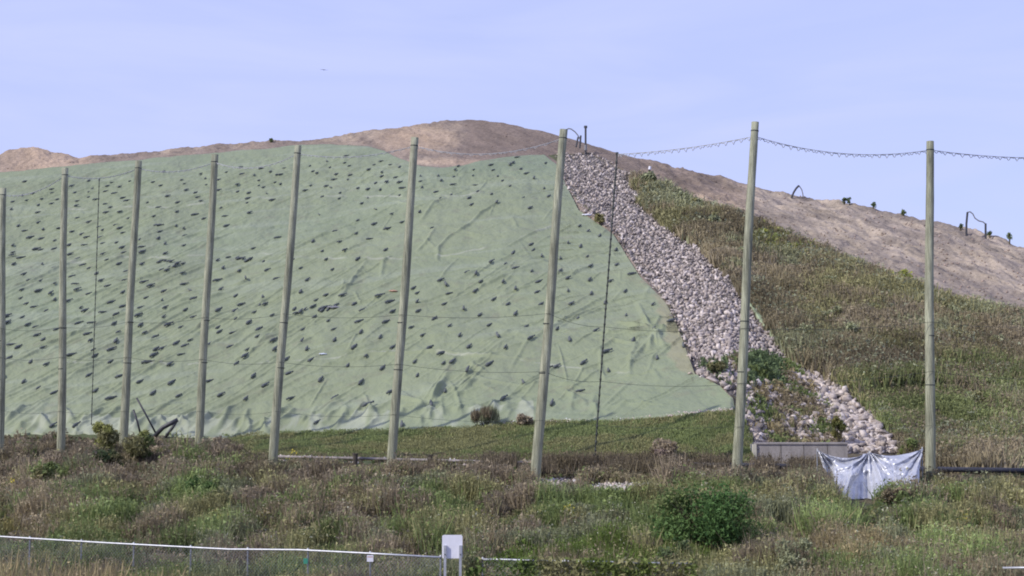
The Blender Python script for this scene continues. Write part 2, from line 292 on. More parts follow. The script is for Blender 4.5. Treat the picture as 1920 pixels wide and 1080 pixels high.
BAGS += cv(960, 540, "20 20 145 33 315 25 447 38 640 33 333 100 525 92 165 97 20 152 645 163 372 175 797 105 80 222 255 237 475 250 800 250 900 205 108 310 325 310 683 303 535 375 405 435 815 405 545 467 205 470 250 457 65 558 380 585 225 665 965 337")
for (x0, y0, x1, y1, n) in ((303, 513, 343, 504, 9), (298, 496, 322, 492, 5), (445, 488, 470, 486, 5), (600, 583, 636, 579, 8), (555, 592, 590, 576, 5)):
    for k in range(n): BAGS.append((x0 + (x1 - x0) * k / (n - 1), y0 + (y1 - y0) * k / (n - 1) + random.uniform(-3, 3)))
keep = []
for b in BAGS:
    if all((b[0] - c[0]) ** 2 + (b[1] - c[1]) ** 2 > 30 for c in keep): keep.append(b)
BAGS = sorted(keep, key=lambda b: -b[1])

# ------------------------------------------------------------------ green tarpaulin
uc = np.arange(-330, 1378.5, 1.45); nr = 560
top = interp(TARP_TOP, uc) + (fbm(uc * .02, uc * 0, 61, 3) - .5) * 4; bot = interp(TARP_BOT, uc) + (fbm(uc * .05, uc * 0 + 4, 63, 3) - .5) * 9 + 2
tr = np.linspace(0, 1, nr)[:, None]
U = np.broadcast_to(uc[None, :], (nr, len(uc))); V = bot[None, :] * (1 - tr) + top[None, :] * tr
TX, TYY, TZZ = P(U, V)
TZZ = TZZ + .07
H = np.zeros(TX.shape)
def crease(x, y, ang, Ln, h, w, bend=0.0):
    global H
    r = Ln / 2 + 2 * w
    du = FPX / y
    uc0, _ = pix(x, y, 0)
    j0 = max(0, int((uc0 - r * du * 1.1 - uc[0]) / 1.45)); j1 = min(len(uc), int((uc0 + r * du * 1.1 - uc[0]) / 1.45) + 2)
    if j1 <= j0: return
    X = TX[:, j0:j1] - x; Y = TYY[:, j0:j1] - y
    s = X * math.cos(ang) + Y * math.sin(ang); d = -X * math.sin(ang) + Y * math.cos(ang) + bend * s * s
    m = (np.abs(s) < Ln / 2) & (np.abs(d) < 4 * w)
    t = np.clip(1 - (2 * np.abs(s) / Ln) ** 2, 0, 1) ** .7
    H[:, j0:j1] += np.where(m, h * t * np.exp(-(d / w) ** 2), 0)
# soft swells and slack
H += (fbm(TX * .22 + 5, TYY * .16, 71, 3) - .5) * .3
H += (fbm(TX * .9 + TYY * .5, TYY * .5 - TX * .45, 73, 5, .6) - .5) * .24
H += (fbm(TX * 2.2, TYY * 1.1, 75, 3, .6) - .5) * .10 * (.3 + np.clip((TYY - 105) / 20, 0, 1))
rr = random.Random(3)
for (bu, bv) in BAGS:
    if rr.random() < .75 and bu < 640 or rr.random() < .4:
        p = P1(bu, bv); a = math.radians(rr.gauss(56, 6) if bu < 640 else rr.gauss(52, 14))
        Ln = rr.uniform(3, 9) if bu < 640 else rr.uniform(2, 6); k = rr.choice((-.5, .5))
        crease(p.x + math.cos(a) * Ln * k, p.y + math.sin(a) * Ln * k, a, Ln, rr.uniform(.075, .13), rr.uniform(.06, .10), rr.gauss(0, .006))
for k in range(520):
    bu = rr.uniform(-200, 1250); bv = rr.uniform(320, 790)
    if bv < interp(TARP_TOP, bu) + 8: continue
    p = P1(bu, bv); a = math.radians(rr.gauss(56, 8) if bu < 560 else rr.gauss(35, 35))
    crease(p.x, p.y, a, rr.uniform(1.5, 7), rr.uniform(.04, .10), rr.uniform(.06, .16), rr.gauss(0, .012))
def crease_uv(pts, h, w):
    for (a, b) in zip(pts[:-1], pts[1:]):
        p, q = P1(*a), P1(*b); d = q - p; crease((p.x + q.x) / 2, (p.y + q.y) / 2, math.atan2(d.y, d.x), math.hypot(d.x, d.y) * 1.7, h, w)
for pts in ([(565, 462), (600, 445), (640, 430)], [(820, 485), (822, 468), (840, 448), (870, 430), (900, 405), (930, 385)], [(795, 408), (812, 385), (830, 375)],
            [(640, 560), (660, 530), (680, 500)], [(715, 515), (718, 495), (728, 485)], [(785, 470), (800, 455), (812, 435)], [(0, 560), (60, 530), (110, 505)], [(0, 635), (80, 600), (130, 590)],
            [(540, 612), (600, 600), (650, 575), (720, 560)], [(860, 520), (880, 515), (960, 480)], [(270, 590), (330, 560), (390, 545)], [(270, 525), (330, 505), (390, 490)],
            [(400, 560), (440, 545), (480, 525)], [(20, 555), (70, 535), (125, 520)], [(120, 575), (180, 555), (240, 530)], [(780, 575), (860, 560), (930, 525), (980, 505)], [(1000, 640), (1060, 600), (1130, 560)],
            [(870, 720), (885, 690), (905, 700)], [(860, 745), (880, 725), (900, 700)], [(1070, 770), (1075, 745), (1060, 740)], [(1180, 690), (1200, 660), (1215, 640)], [(1180, 700), (1182, 675), (1190, 655)],
            [(1200, 580), (1210, 605), (1222, 620)], [(1222, 640), (1240, 625), (1262, 600)], [(1120, 660), (1150, 640), (1185, 645)], [(600, 690), (700, 668), (820, 665), (960, 675)], [(960, 460), (1000, 440), (1040, 425)]):
    crease_uv(pts, .13, .15)
for k in range(26):      # star of folds round the weighted hollow near the foot
    a = rr.uniform(0, 2 * math.pi); c = P1(805, 765) if k % 2 else P1(1225, 622)
    Ln = rr.uniform(1.5, 4.5); crease(c.x + math.cos(a) * Ln * .6, c.y + math.sin(a) * Ln * .6, a, Ln, rr.uniform(.08, .18), rr.uniform(.1, .18))
for k in range(150):     # puckers along the foot of the sheet
    bu = rr.uniform(-100, 1180); w_ = 1 if bu < 780 else .45
    bv = interp(TARP_BOT, bu) - rr.uniform(2, 34); p = P1(bu, bv); a = math.radians(rr.gauss(80, 26))
    crease(p.x, p.y, a, rr.uniform(.8, 3.2), rr.uniform(.10, .30) * w_, rr.uniform(.1, .24), rr.gauss(0, .05))
edge = np.clip(np.minimum(tr * 14, (1 - tr) * 30), 0, 1)
TZZ = TZZ + H * (.35 + .65 * edge) + .02
# hems: turn the border down into the ground
skirt = TZZ.copy()
TV = np.stack([TX, TYY, TZZ], -1)
lo = TV[0].copy(); lo[:, 2] = gz(lo[:, 0], lo[:, 1]) - .15; lo[:, 1] -= .06
hi = TV[-1].copy(); hi[:, 2] = gz(hi[:, 0], hi[:, 1]) - .25; hi[:, 1] += .06
TV = np.concatenate([lo[None], TV, hi[None]], 0)
TC = np.zeros(TX.shape + (3,)) + C3(.210, .238, .140)
TC = mixc(TC, C3(.186, .222, .138), np.clip((fbm(TX * .05, TYY * .06, 81, 3) - .45) * 4, 0, 1) * .6 + .35 * np.clip((420 - V) / 120, 0, 1))
TC = mixc(TC, C3(.245, .275, .195), np.clip((fbm(TX * .10, TYY * .9, 83, 4) - .56) * 6, 0, 1) * .5)
seam = np.zeros(TX.shape)
for sm in ([(-330, 520), (0, 508), (160, 492), (330, 482), (480, 476), (620, 484), (760, 490), (900, 470), (1045, 424)], [(-330, 690), (200, 684), (480, 682), (600, 674), (760, 664), (960, 676), (1120, 700), (1200, 706)], [(-330, 400), (100, 396), (330, 388), (480, 372), (640, 368), (760, 372), (900, 366)]):
    a_ = [q_[0] for q_ in sm]; b_ = [q_[1] for q_ in sm]; dv = V - np.interp(U, a_, b_) - (fbm(U * .02, U * 0, 88, 3) - .5) * 8; inn = (U < a_[-1])
    seam = np.maximum(seam, np.exp(-(dv / 1.3) ** 2) * inn * np.clip((fbm(U * .03, U * 0 + 3, 90, 2) - .35) * 5, 0, 1))
TC = mixc(TC, C3(.34, .35, .27), seam * .7)
stn = fbm(TX * .7, TYY * .09, 92, 4); TC = mixc(TC, C3(.16, .18, .125), np.clip((stn - .56) * 6, 0, 1) * .3)
TC = mixc(TC, C3(.31, .33, .25), np.clip((interp(TARP_BOT, U) - V < 30) * (fbm(TX * 1.6, TYY * .35, 85, 3) - .42) * 5, 0, 1) * .7 * (U < 1000))  # foot painted lighter in patches, standing in for sun on loose folds
kx = np.interp(V, [500, 540, 590, 640, 690, 705], [1190, 1214, 1232, 1243, 1256, 1300]) + (fbm(TX * .8, TYY * .8, 87, 3) - .5) * 34
TC = mixc(TC, C3(.245, .235, .145), np.clip((U - kx) / 8, 0, 1) * (V < 704) * (V > 505) * .85)
TC = mixc(TC, C3(.16, .14, .105), np.clip((fbm(TX * 1.1, TYY * 1.1, 89, 4) - .66) * 8, 0, 1) * .25)
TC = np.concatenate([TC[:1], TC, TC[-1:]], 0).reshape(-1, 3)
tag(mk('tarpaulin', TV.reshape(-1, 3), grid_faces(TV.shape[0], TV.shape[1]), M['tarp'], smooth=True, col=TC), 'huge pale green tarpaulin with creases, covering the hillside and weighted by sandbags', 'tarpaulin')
TFLAT = np.stack([TX, TYY, TZZ], -1)
def on_tarp(u, v):
    j = int(np.clip((u - uc[0]) / 1.45, 0, len(uc) - 1)); i = int(np.clip((v - bot[j]) / (top[j] - bot[j]) * (nr - 1), 0, nr - 1))
    return Vector(TFLAT[i, j])

# sandbags: lumpy cloth sack, tied neck at one end
def sack(seed):
    r = random.Random(seed); V = []; F = []; nl = 9; ns = 10
    Ln = 1.08; 
    for i in range(nl):
        s = i / (nl - 1); x = (s - .45) * Ln
        w = .125 * (math.sin(math.pi * min(1, s * 1.08 + .06)) ** .45) if s < .86 else (.045 if s < .95 else .085)
        if i == 0: w = .10
        for j in range(ns):
            t = 2 * math.pi * j / ns; k = 1 + r.uniform(-.13, .13)
            V.append((x + r.uniform(-.012, .012), math.cos(t) * w * k, max(-.03, math.sin(t) * w * .95 * k + .09 + (.05 if i == 2 else 0))))
    for i in range(nl - 1):
        for j in range(ns): F.append((i * ns + j, i * ns + (j + 1) % ns, (i + 1) * ns + (j + 1) % ns, (i + 1) * ns + j))
    F.append(tuple(range(ns))[::-1]); F.append(tuple(range((nl - 1) * ns, nl * ns)))
    return V, F
POLE = [  # top u,v  base u,v
    ((6, 353), (-1, 868)), ((122, 315), (114, 856)), ((260, 302), (230, 846)), ((403, 290), (372, 850)), ((559, 273), (511, 872)),
    ((778, 258), (733, 884)), ((1057, 243), (1003, 900)), ((1416, 229), (1380, 903)), ((1744, 265), (1744, 922))]
ORD = ['leftmost', 'second', 'third', 'fourth', 'fifth', 'sixth', 'seventh', 'eighth', 'ninth']
def polex(i, v): (a, b), (c, d) = POLE[i]; return c + (a - c) * (v - d) / (b - d)
protos = [sack(k) for k in range(6)]; pmesh = []
def bag_label(u, v):
    n = sum(1 for i in range(9) if polex(i, v) < u)
    t = interp(TARP_TOP, u); b = interp(TARP_BOT, u); f = (b - v) / (b - t)
    band = ['along the foot', 'in the lower part', 'halfway up', 'in the upper part'][0 if f < .07 else 1 if f < .4 else 2 if f < .68 else 3]
    if n == 0: return 'dark sandbag %s of the green tarp left of the second wooden pole' % band
    if n >= 7: return 'dark sandbag %s of the green tarp right of the seventh wooden pole' % band
    return 'dark sandbag %s of the green tarp between %s and %s wooden poles' % (band, ORD[n - 1], ORD[n])
mats_b = []
stuffV = []; stuffF = []; ns = 0
for k, (bu, bv) in enumerate(BAGS):
    p = on_tarp(bu, bv); p.z += .02; s = random.uniform(.5, .82) * (.9 if bv < 420 and bu < 900 else 1); ang = math.radians(random.choice((random.gauss(73, 8), random.gauss(68, 20)))); slope = math.radians(20)
    R = Matrix.Rotation(slope, 4, 'X') @ Matrix.Rotation(ang, 4, 'Z')
    if k < 300:
        if k < 6: o = mk('sandbag', *protos[k], M['bag'], smooth=True); pmesh.append(o)
        else: o = pmesh[k % 6].copy(); COL.objects.link(o)
        o.location = p; o.rotation_euler = R.to_euler(); o.scale = (s, s * random.uniform(.8, 1.1), s * random.uniform(.8, 1.15))
        tag(o, bag_label(bu, bv), 'sandbag', 'sandbags weighing down the green tarp')
    else:
        v, f = protos[k % 6]; T = Matrix.Translation(p) @ R @ Matrix.Scale(s, 4)
        stuffV += [T @ Vector(q) for q in v]; stuffF += [tuple(i + ns for i in q) for q in f]; ns += len(v)
tag(mk('sandbags', stuffV, stuffF, M['bag'], smooth=True), 'many small dark sandbags dotting the far upper part of the green tarp', 'sandbags', None, 'stuff')

# khaki strip of older cloth beside the rocks
def strip_cloth(name, pairs, mat, label, cat, lift=.14, sub=26, amp=.1, seed=5):
    A = np.array([p[0] for p in pairs], float); B = np.array([p[1] for p in pairs], float); n = len(pairs)
    t = np.linspace(0, n - 1, sub * (n - 1) + 1)
    a = np.stack([np.interp(t, range(n), A[:, i]) for i in (0, 1)], 1); b = np.stack([np.interp(t, range(n), B[:, i]) for i in (0, 1)], 1)
    s = np.linspace(0, 1, 24)[None, :, None]; Q = a[:, None] * (1 - s) + b[:, None] * s
    X, Y, Z = P(Q[..., 0], Q[..., 1]); Z = Z + lift + (fbm(X * 1.2, Y * 1.2, seed, 3) - .5) * amp * 2
    Z[:, 0] -= lift + .2; Z[:, -1] -= lift + .2
    return tag(mk(name, np.stack([X, Y, Z], -1).reshape(-1, 3), grid_faces(*X.shape), mat, smooth=True), label, cat)
M['khaki'] = material('old_khaki_cloth', (.27, .27, .17), .8, (1.2, .8, 1.15, (1, 1, 1)), (3, .04, (1, 1, 1)))
M['greencloth'] = material('faded_green_cloth', (.27, .32, .2), .8, (1.2, .8, 1.15, (1, 1, 1)), (3, .04, (1, 1, 1)))
strip_cloth('ground_cloth', [((1398, 560), (1420, 566)), ((1420, 602), (1452, 606)), ((1452, 640), (1488, 640)), ((1484, 672), (1512, 684)), ((1500, 692), (1518, 696))], M['greencloth'], 'pale green cloth strip along the right edge of the rocks', 'ground cloth', lift=.2)

for (bu, bv) in [(1420, 580), (1433, 594), (1444, 603), (1462, 611), (1472, 624), (1480, 638), (1497, 655), (1512, 662), (1522, 672)]:
    p = P1(bu, bv); o = pmesh[int(bu) % 6].copy(); COL.objects.link(o); o.location = p + Vector((0, 0, .2)); o.rotation_euler = (.2, .15, math.radians(random.uniform(-60, 0))); o.scale = (.6, .9, 1)
    tag(o, 'dark sandbag lying on the pale green cloth strip right of the rocks', 'sandbag', 'sandbags along the right edge of the rocks')
# ------------------------------------------------------------------ rocks
ico = None
def icosphere(sub):
    import bmesh
    bm = bmesh.new(); bmesh.ops.create_icosphere(bm, subdivisions=sub, radius=1)
    v = np.array([x.co[:] for x in bm.verts]); f = np.array([[q.index for q in x.verts] for x in bm.faces]); bm.free(); return v, f
def rockshape(seed, sub):
    v, f = icosphere(sub); r = np.random.default_rng(seed); v = v.copy()
    for k in range(9):       # chop with planes for broken faces
        n = r.normal(size=3); n /= np.linalg.norm(n); d = r.uniform(.28, .58); s = v @ n; v -= np.outer(np.clip(s - d, 0, None), n)
    v *= r.uniform([.9, .65, .5], [1.3, .95, .75]); v += r.normal(size=v.shape) * .03
    return v, f
RS1 = [rockshape(100 + k, 2) for k in range(10)]
def rockcol(n, warm=0.0):
    pal = np.array([[.38, .33, .30], [.30, .26, .24], [.17, .15, .14], [.52, .46, .42], [.42, .36, .31], [.29, .245, .215]])
    w = np.array([.28, .24, .16, .14, .10, .08]); w = w + warm * np.array([-.1, -.1, -.05, .05, .15, .05]); w = np.clip(w, .01, 1); w /= w.sum()
    return pal[RNG.choice(6, n, p=w)] * RNG.uniform(.8, 1.15, (n, 1)) * 1.08
def scatter_poly(poly, n, dens=None):
    us = [p[0] for p in poly]; vs = [p[1] for p in poly]; out = []
    while sum(len(o) for o in out) < n:
        q = np.stack([RNG.uniform(min(us), max(us), n), RNG.uniform(min(vs), max(vs), n)], 1); q = q[inpoly(q[:, 0], q[:, 1], poly)]
        if dens is not None: q = q[RNG.random(len(q)) < dens(q[:, 0], q[:, 1])]
        out.append(q)
    return np.concatenate(out)[:n]
def rdens(u, v):
    d = np.ones(len(u)); low = v > 700
    d[low] = np.where(np.abs(u[low] - (1500 + (v[low] - 690) * .95 - 25)) < 82, 1.0, .45)
    d = np.where((v > 675) & (v < 735) & (u < 1480), .35, d)
    return d
pts = scatter_poly(CHUTE, 13500, rdens); pts[:, 0] += RNG.normal(0, 5, len(pts))
X, Y, Z = P(pts[:, 0], pts[:, 1])
sz = RNG.lognormal(-1.78, .46, len(X)) * (1 + .0028 * (Y - 60)); big = (pts[:, 1] > 700); sz = np.where(big, np.minimum(sz * RNG.uniform(.6, 1.7, len(X)), .42), np.minimum(sz * .76, .30))
app = sz / Y
order = np.argsort(-app)
ind = set(order[:285].tolist())
cols = rockcol(len(X)); colsb = rockcol(len(X), 1.0); cols[big] = colsb[big]
RMESH = {}
SV = []; SF = []; SC = []; base = 0
PALN = ['grey', 'pinkish grey', 'dark grey', 'pale', 'sandy', 'brown']
rockmats = {}
def rock_obj(k, x, y, z, s, c, label, group):
    key = (k % 10, tuple(np.round(c / .03).astype(int)))
    if key not in RMESH:
        v, f = RS1[k % 10]; o = mk('rock', v, f, M['rock'], col=np.tile(c, (len(v), 1))); RMESH[key] = o
    else:
        o = RMESH[key].copy(); COL.objects.link(o)
    o.location = (x, y, z + s * .25); o.scale = (s, s, s); o.rotation_euler = (random.uniform(-.5, .5), random.uniform(-.5, .5), random.uniform(0, 6.28))
    return tag(o, label, 'rock', group)
def rotm(n):
    q = RNG.normal(size=(n, 4)); q /= np.linalg.norm(q, axis=1)[:, None]; w, x, y, z = q.T
    return np.stack([1 - 2 * (y * y + z * z), 2 * (x * y - z * w), 2 * (x * z + y * w), 2 * (x * y + z * w), 1 - 2 * (x * x + z * z), 2 * (y * z - x * w), 2 * (x * z - y * w), 2 * (y * z + x * w), 1 - 2 * (x * x + y * y)], 1).reshape(n, 3, 3)
def rocks_mesh(name, X, Y, Z, sz, cols, label, cat, sub=1, group=None):
    sh = [rockshape(200 + k, sub) for k in range(12)]; R = rotm(len(X)); V = []; F = []; C = []; b = 0
    pick = RNG.integers(0, 12, len(X))
    for k in range(12):
        m = np.where(pick == k)[0]
        if not len(m): continue
        v, f = sh[k]; vv = np.einsum('nij,vj->nvi', R[m], v) * sz[m][:, None, None] + np.stack([X[m], Y[m], Z[m] + sz[m] * .3], 1)[:, None, :]
        V.append(vv.reshape(-1, 3)); F.append((f[None] + (np.arange(len(m)) * len(v))[:, None, None] + b).reshape(-1, 3)); C.append(np.repeat(cols[m], len(v), 0)); b += len(m) * len(v)
    return tag(mk(name, np.concatenate(V), np.concatenate(F), M['rock'], col=np.concatenate(C)), label, cat, group, 'stuff')
rest = []
for i in range(len(X)):
    if i in ind:
        u_, v_ = pts[i]
        where = 'upper rocky chute beside the green tarp' if v_ < 500 else 'middle of the rocky chute' if v_ < 690 else 'weedy foot of the rocky chute above the concrete wall'
        cname = 'pale' if cols[i].mean() > .34 else 'dark' if cols[i].mean() < .25 else 'grey'
        sname = 'large' if sz[i] > .4 else 'broken'
        rock_obj(i, X[i], Y[i], Z[i], sz[i], cols[i], '%s %s rock in the %s' % (sname, cname, where), 'larger rocks of the rocky chute')
    else: rest.append(i)
rest = np.array(rest)
rocks_mesh('rubble', X[rest], Y[rest], Z[rest], sz[rest], cols[rest], 'grey and pinkish broken rubble filling the steep drainage chute', 'rubble')
# pale limestone chips: track edge behind the poles, patches on the bank
gp = []
for (cu, cw, ru, rv, n) in [(935, 919, 42, 9, 260), (1045, 905, 55, 7, 230), (1180, 916, 75, 11, 900), (1310, 917, 40, 7, 120), (1642, 808, 42, 40, 1800), (415, 895, 22, 7, 40)]:
    r = np.sqrt(RNG.random(n)); t = RNG.uniform(0, 6.28, n); gp.append(np.stack([cu + ru * r * np.cos(t), cw + rv * r * np.sin(t)], 1))
tu = RNG.uniform(515, 1330, 1500); tu = tu[(vnoise(tu * .06, tu * 0, 5) > .3)]
tv = np.interp(tu, [515, 700, 960, 1330], [858, 862, 869, 876]) + RNG.choice([-2, -1, 0, 0, 7], len(tu)) + RNG.normal(0, 1, len(tu))
gp.append(np.stack([tu, tv], 1)); tb = RNG.uniform(880, 1375, 900); gp.append(np.stack([tb, interp(TARP_BOT, tb) + RNG.normal(1, 2.2, 900)], 1))
gp = np.concatenate(gp); X, Y, Z = P(gp[:, 0], gp[:, 1])
rocks_mesh('gravel', X, Y, Z, RNG.uniform(.05, .12, len(X)), np.clip(rockcol(len(X), .6) * 1.35, 0, .6), 'pale limestone gravel patches on the bank and along the track', 'gravel')
# clods and stones on the bare soil
q = scatter_poly(DIRT[:-2] + [(1920, 470), (1700, 406), (1430, 357), (1160, 292), (880, 226), (480, 268), (0, 290)], 2000, lambda u, v: np.where((u > 1240) & (v > 350), 1, .22))
q = q[(q[:, 0] > -20) & (q[:, 0] < 1960)]; X, Y, Z = P(q[:, 0], q[:, 1])
dc = np.array([.24, .185, .155]) * RNG.uniform(.75, 1.7, (len(X), 1))
rocks_mesh('clods', X, Y, Z, RNG.uniform(.05, .16, len(X)), dc, 'scattered clods and stones on the bare brown soil near the hilltop', 'clods')

# ------------------------------------------------------------------ weeds and grass (uncountable)
VV = {}
def veg(name, X, Y, Z, h, c, nb, label, cat, leafy=.5, lsize=.0017, spread=.35, kind='stuff', parent=None, jit=.3, blade_w=.0011, mat='leaf'):
    """nb blades/leaves per plant; all small triangles"""
    n = len(X); R = RNG
    X = np.repeat(X, nb); Y = np.repeat(Y, nb); Z = np.repeat(Z, nb); h = np.repeat(h, nb); c = np.repeat(c, nb, 0); m = len(X)
    isl = R.random(m) < leafy; th = R.uniform(0, 6.283, m); rad = np.sqrt(R.random(m)) * spread * h
    bx = X + rad * np.cos(th); by = Y + rad * np.sin(th)
    up = R.random(m) ** .8 * h
    # blades
    lean = R.normal(0, .22, (m, 2)) * h[:, None]; bh = h * R.uniform(.5, 1.1, m); wa = R.uniform(0, 3.14, m); w = blade_w * Y * R.uniform(.5, 1.4, m)
    A = np.stack([bx - w * np.cos(wa), by - w * np.sin(wa), Z - .05], 1); B = np.stack([bx + w * np.cos(wa), by + w * np.sin(wa), Z - .05], 1)
    T = np.stack([bx + lean[:, 0], by + lean[:, 1], Z + bh], 1)
    # leaves
    s = lsize * Y * R.uniform(.5, 1.5, m); ctr = np.stack([bx, by, Z + up], 1)
    o = R.normal(size=(m, 3, 3)); o /= np.linalg.norm(o, axis=2)[:, :, None]; LV = ctr[:, None, :] + o * s[:, None, None]
    V = np.stack([A, B, T], 1); V[isl] = LV[isl]
    cc = c * R.uniform(1 - jit, 1 + jit, (m, 1)); cc = np.repeat(cc, 3, 0)
    F = np.arange(m * 3).reshape(m, 3)
    ob = mk(name, V.reshape(-1, 3), F, M[mat], parent=parent, col=cc)
    if parent is None: tag(ob, label, cat, None, kind)
    return ob
GREEN = C3(.146, .182, .070); OLIVE = C3(.200, .192, .094); BROWN = C3(.190, .158, .103); MAUVE = C3(.215, .178, .126); SAGE = C3(.265, .28, .165); STRAW = C3(.38, .315, .175); DKG = C3(.085, .115, .055)
def blobmix(base, u, v, blobs, X, Y, seed):
    c = np.tile(base, (len(u), 1)).astype(float)
    n = fbm(X * .35, Y * .35, seed, 4)
    for (bc, cu, cw, ru, rv, k) in blobs:
        w = np.clip(1.6 - ((u - cu) / ru) ** 2 - ((v - cw) / rv) ** 2 + (n - .5) * 1.5, 0, 1) * k
        pick = RNG.random(len(u)) < w; c[pick] = bc
    return c
def patchy(X, Y, cols, seed, sc=.4):
    """species patches: each point takes the colour whose noise field is strongest there"""
    f = np.stack([fbm(X * sc + 31 * i, Y * sc - 17 * i, seed + 10 * i, 3) + RNG.normal(0, .05, len(X)) for i in range(len(cols))], 1)
    return np.array(cols)[f.argmax(1)]
def clumps(X, Y, c, n, rlo, rhi, seed, share=.7, pal=None):
    """plants gather in rounded bushy clumps: returns dome height factor 0..1 and colours"""
    r = np.random.default_rng(seed); k = r.integers(0, len(X), n); cx, cy = X[k], Y[k]; rad = r.uniform(rlo, rhi, n); hf = np.zeros(len(X)); cc = c.copy(); tone = r.uniform(.75, 1.25, n)
    o = np.argsort(X); Xs = X[o]
    for i in range(n):
        a, b = np.searchsorted(Xs, [cx[i] - rad[i], cx[i] + rad[i]]); j = o[a:b]
        d = np.hypot(X[j] - cx[i], Y[j] - cy[i]) / rad[i]; m = d < 1; j = j[m]; v = np.sqrt(1 - d[m] ** 2) * tone[i]
        up = v > hf[j]; jj = j[up]; hf[jj] = v[up]; pk = r.random(len(jj)) < share; cc[jj[pk]] = (c[k[i]] if pal is None else c[k[i]]) * (.8 + .4 * r.random())
    return hf, cc
# 1 right hillside
HILL = [(1188, 334), (1250, 354), (1310, 384), (1380, 404), (1440, 432), (1500, 457), (1580, 492), (1650, 522), (1720, 547), (1800, 577), (1960, 608), (2300, 668), (2300, 888), (1960, 885), (1720, 885), (1700, 850), (1678, 820), (1634, 770), (1572, 718), (1512, 690), (1490, 668), (1440, 612), (1410, 566), (1352, 498), (1300, 456), (1247, 422), (1206, 385), (1190, 340)]
q = scatter_poly(HILL, 58000); X, Y, Z = P(q[:, 0], q[:, 1])
c = patchy(X, Y, [BROWN * 1.2, MAUVE * 1.25, OLIVE * 1.15, SAGE * .9, MAUVE * 1.05, BROWN * 1.35], 301, .22)
c = blobmix(BROWN, q[:, 0], q[:, 1], [], X, Y, 1) * 0 + c
for (bc, cu, cw, ru, rv, k) in [(BROWN * .9, 1370, 430, 80, 30, .8), (BROWN * .85, 1450, 570, 45, 45, .8), (BROWN * .9, 1560, 520, 90, 30, .6), (SAGE, 1760, 620, 60, 20, .6), (SAGE * .9, 1500, 660, 70, 25, .5), (SAGE * .95, 1310, 395, 40, 14, .6), (GREEN * 1.2, 1700, 760, 130, 55, .85), (GREEN * 1.2, 1850, 740, 140, 50, .6), (GREEN * 1.1, 1800, 820, 160, 40, .5), (MAUVE * 1.1, 1850, 665, 140, 22, .6), (BROWN * 1.1, 1380, 450, 90, 30, .5), (SAGE * .95, 1270, 375, 40, 16, .7), (C3(.22, .24, .06), 1450, 450, 40, 14, .6), (C3(.22, .24, .06), 1500, 480, 22, 12, .6), (SAGE * .9, 1560, 640, 90, 40, .35), (OLIVE * 1.2, 1220, 350, 30, 14, .6), (C3(.22, .24, .06), 1695, 528, 26, 10, .5), (BROWN, 1440, 560, 30, 60, .6), (OLIVE * 1.25, 1590, 560, 120, 40, .4)]:
    w = np.clip(1.5 - ((q[:, 0] - cu) / ru) ** 2 - ((q[:, 1] - cw) / rv) ** 2, 0, 1) * k; pk = RNG.random(len(w)) < w; c[pk] = bc
hf, c = clumps(X, Y, c, 900, .7, 2.2, 5, .45); c = (c * .72 + (OLIVE * .5 + BROWN * .5) * .28) * 1.2 * (1 + 1.1 * (fbm(X * .28, Y * .2, 98, 4) - .5))[:, None]; h = RNG.uniform(.8, 1.2, len(X)) * (.18 + .62 * hf); gr_ = (((q[:, 0] - 1720) / 170) ** 2 + ((q[:, 1] - 790) / 62) ** 2) < 1; h[gr_] *= .5; veg('hillside_weeds', X, Y, Z, h, c, 14, 'mixed brown and olive weeds covering the slope right of the rocks', 'weeds', leafy=.55, lsize=.0011, spread=.8, jit=.16)
k = RNG.choice(len(X), 2600, replace=False); k = k[fbm(X[k] * .3, Y[k] * .3, 77, 3) > .5]
veg('seed_heads', X[k], Y[k], Z[k] + .25, h[k], np.tile(C3(.27, .285, .185), (len(k), 1)), 14, 'pale fluffy seed heads among the weeds of the right slope', 'seed heads', leafy=1, lsize=.0012, spread=.9)
# 2 weeds in the foot of the chute
FOOT = [(1305, 690), (1340, 672), (1440, 668), (1500, 700), (1560, 760), (1600, 830), (1590, 848), (1420, 848), (1402, 790), (1380, 735)]
q = scatter_poly(FOOT, 2600, lambda u, v: np.clip(1.35 - ((u - 1462 - (v - 740) * .5) / 62) ** 2, .08, 1) * np.clip(fbm(u * .04, v * .06, 5, 3) * 4 - 1.3, 0, 1)); X, Y, Z = P(q[:, 0], q[:, 1])
c = patchy(X, Y, [BROWN * 1.3, OLIVE * 1.2, GREEN * 1.1, MAUVE * 1.2, STRAW * .8], 330, .6)
w = (q[:, 1] < 730) & (((q[:, 0] > 1310) & (q[:, 0] < 1370)) | ((q[:, 0] > 1398) & (q[:, 0] < 1470))); c[w] = DKG * 1.5
veg('chute_weeds', X, Y, Z, RNG.uniform(.2, .5, len(X)), c, 16, 'dark green and brown weeds growing among the lower rocks', 'weeds', leafy=.5, lsize=.0016, spread=.5)
# 3 mown grass strip at the foot of the tarp
STRIP = [(420, 818), (500, 812), (700, 806), (870, 802), (1000, 791), (1150, 790), (1250, 784), (1372, 770), (1396, 800), (1412, 850), (1400, 884), (1300, 880), (960, 872), (700, 864), (430, 850)]
q = scatter_poly(STRIP, 22000); X, Y, Z = P(q[:, 0], q[:, 1])
c = patchy(X, Y, [GREEN * 1.2, OLIVE * 1.05, GREEN * 1.1 + .01, GREEN, OLIVE * 1.1], 350, .5); c = (c * .7 + GREEN * .33) * 1.2 + C3(.012, .004, .008)
lowr = (q[:, 1] > 852) & (RNG.random(len(q)) < .5); c[lowr] = BROWN * 1.1
veg('grass', X, Y, Z, RNG.uniform(.07, .17, len(X)), c, 13, 'short green grass strip below the edge of the green tarp', 'grass', leafy=.12, spread=1.6, lsize=.0008, blade_w=.0006, jit=.2)
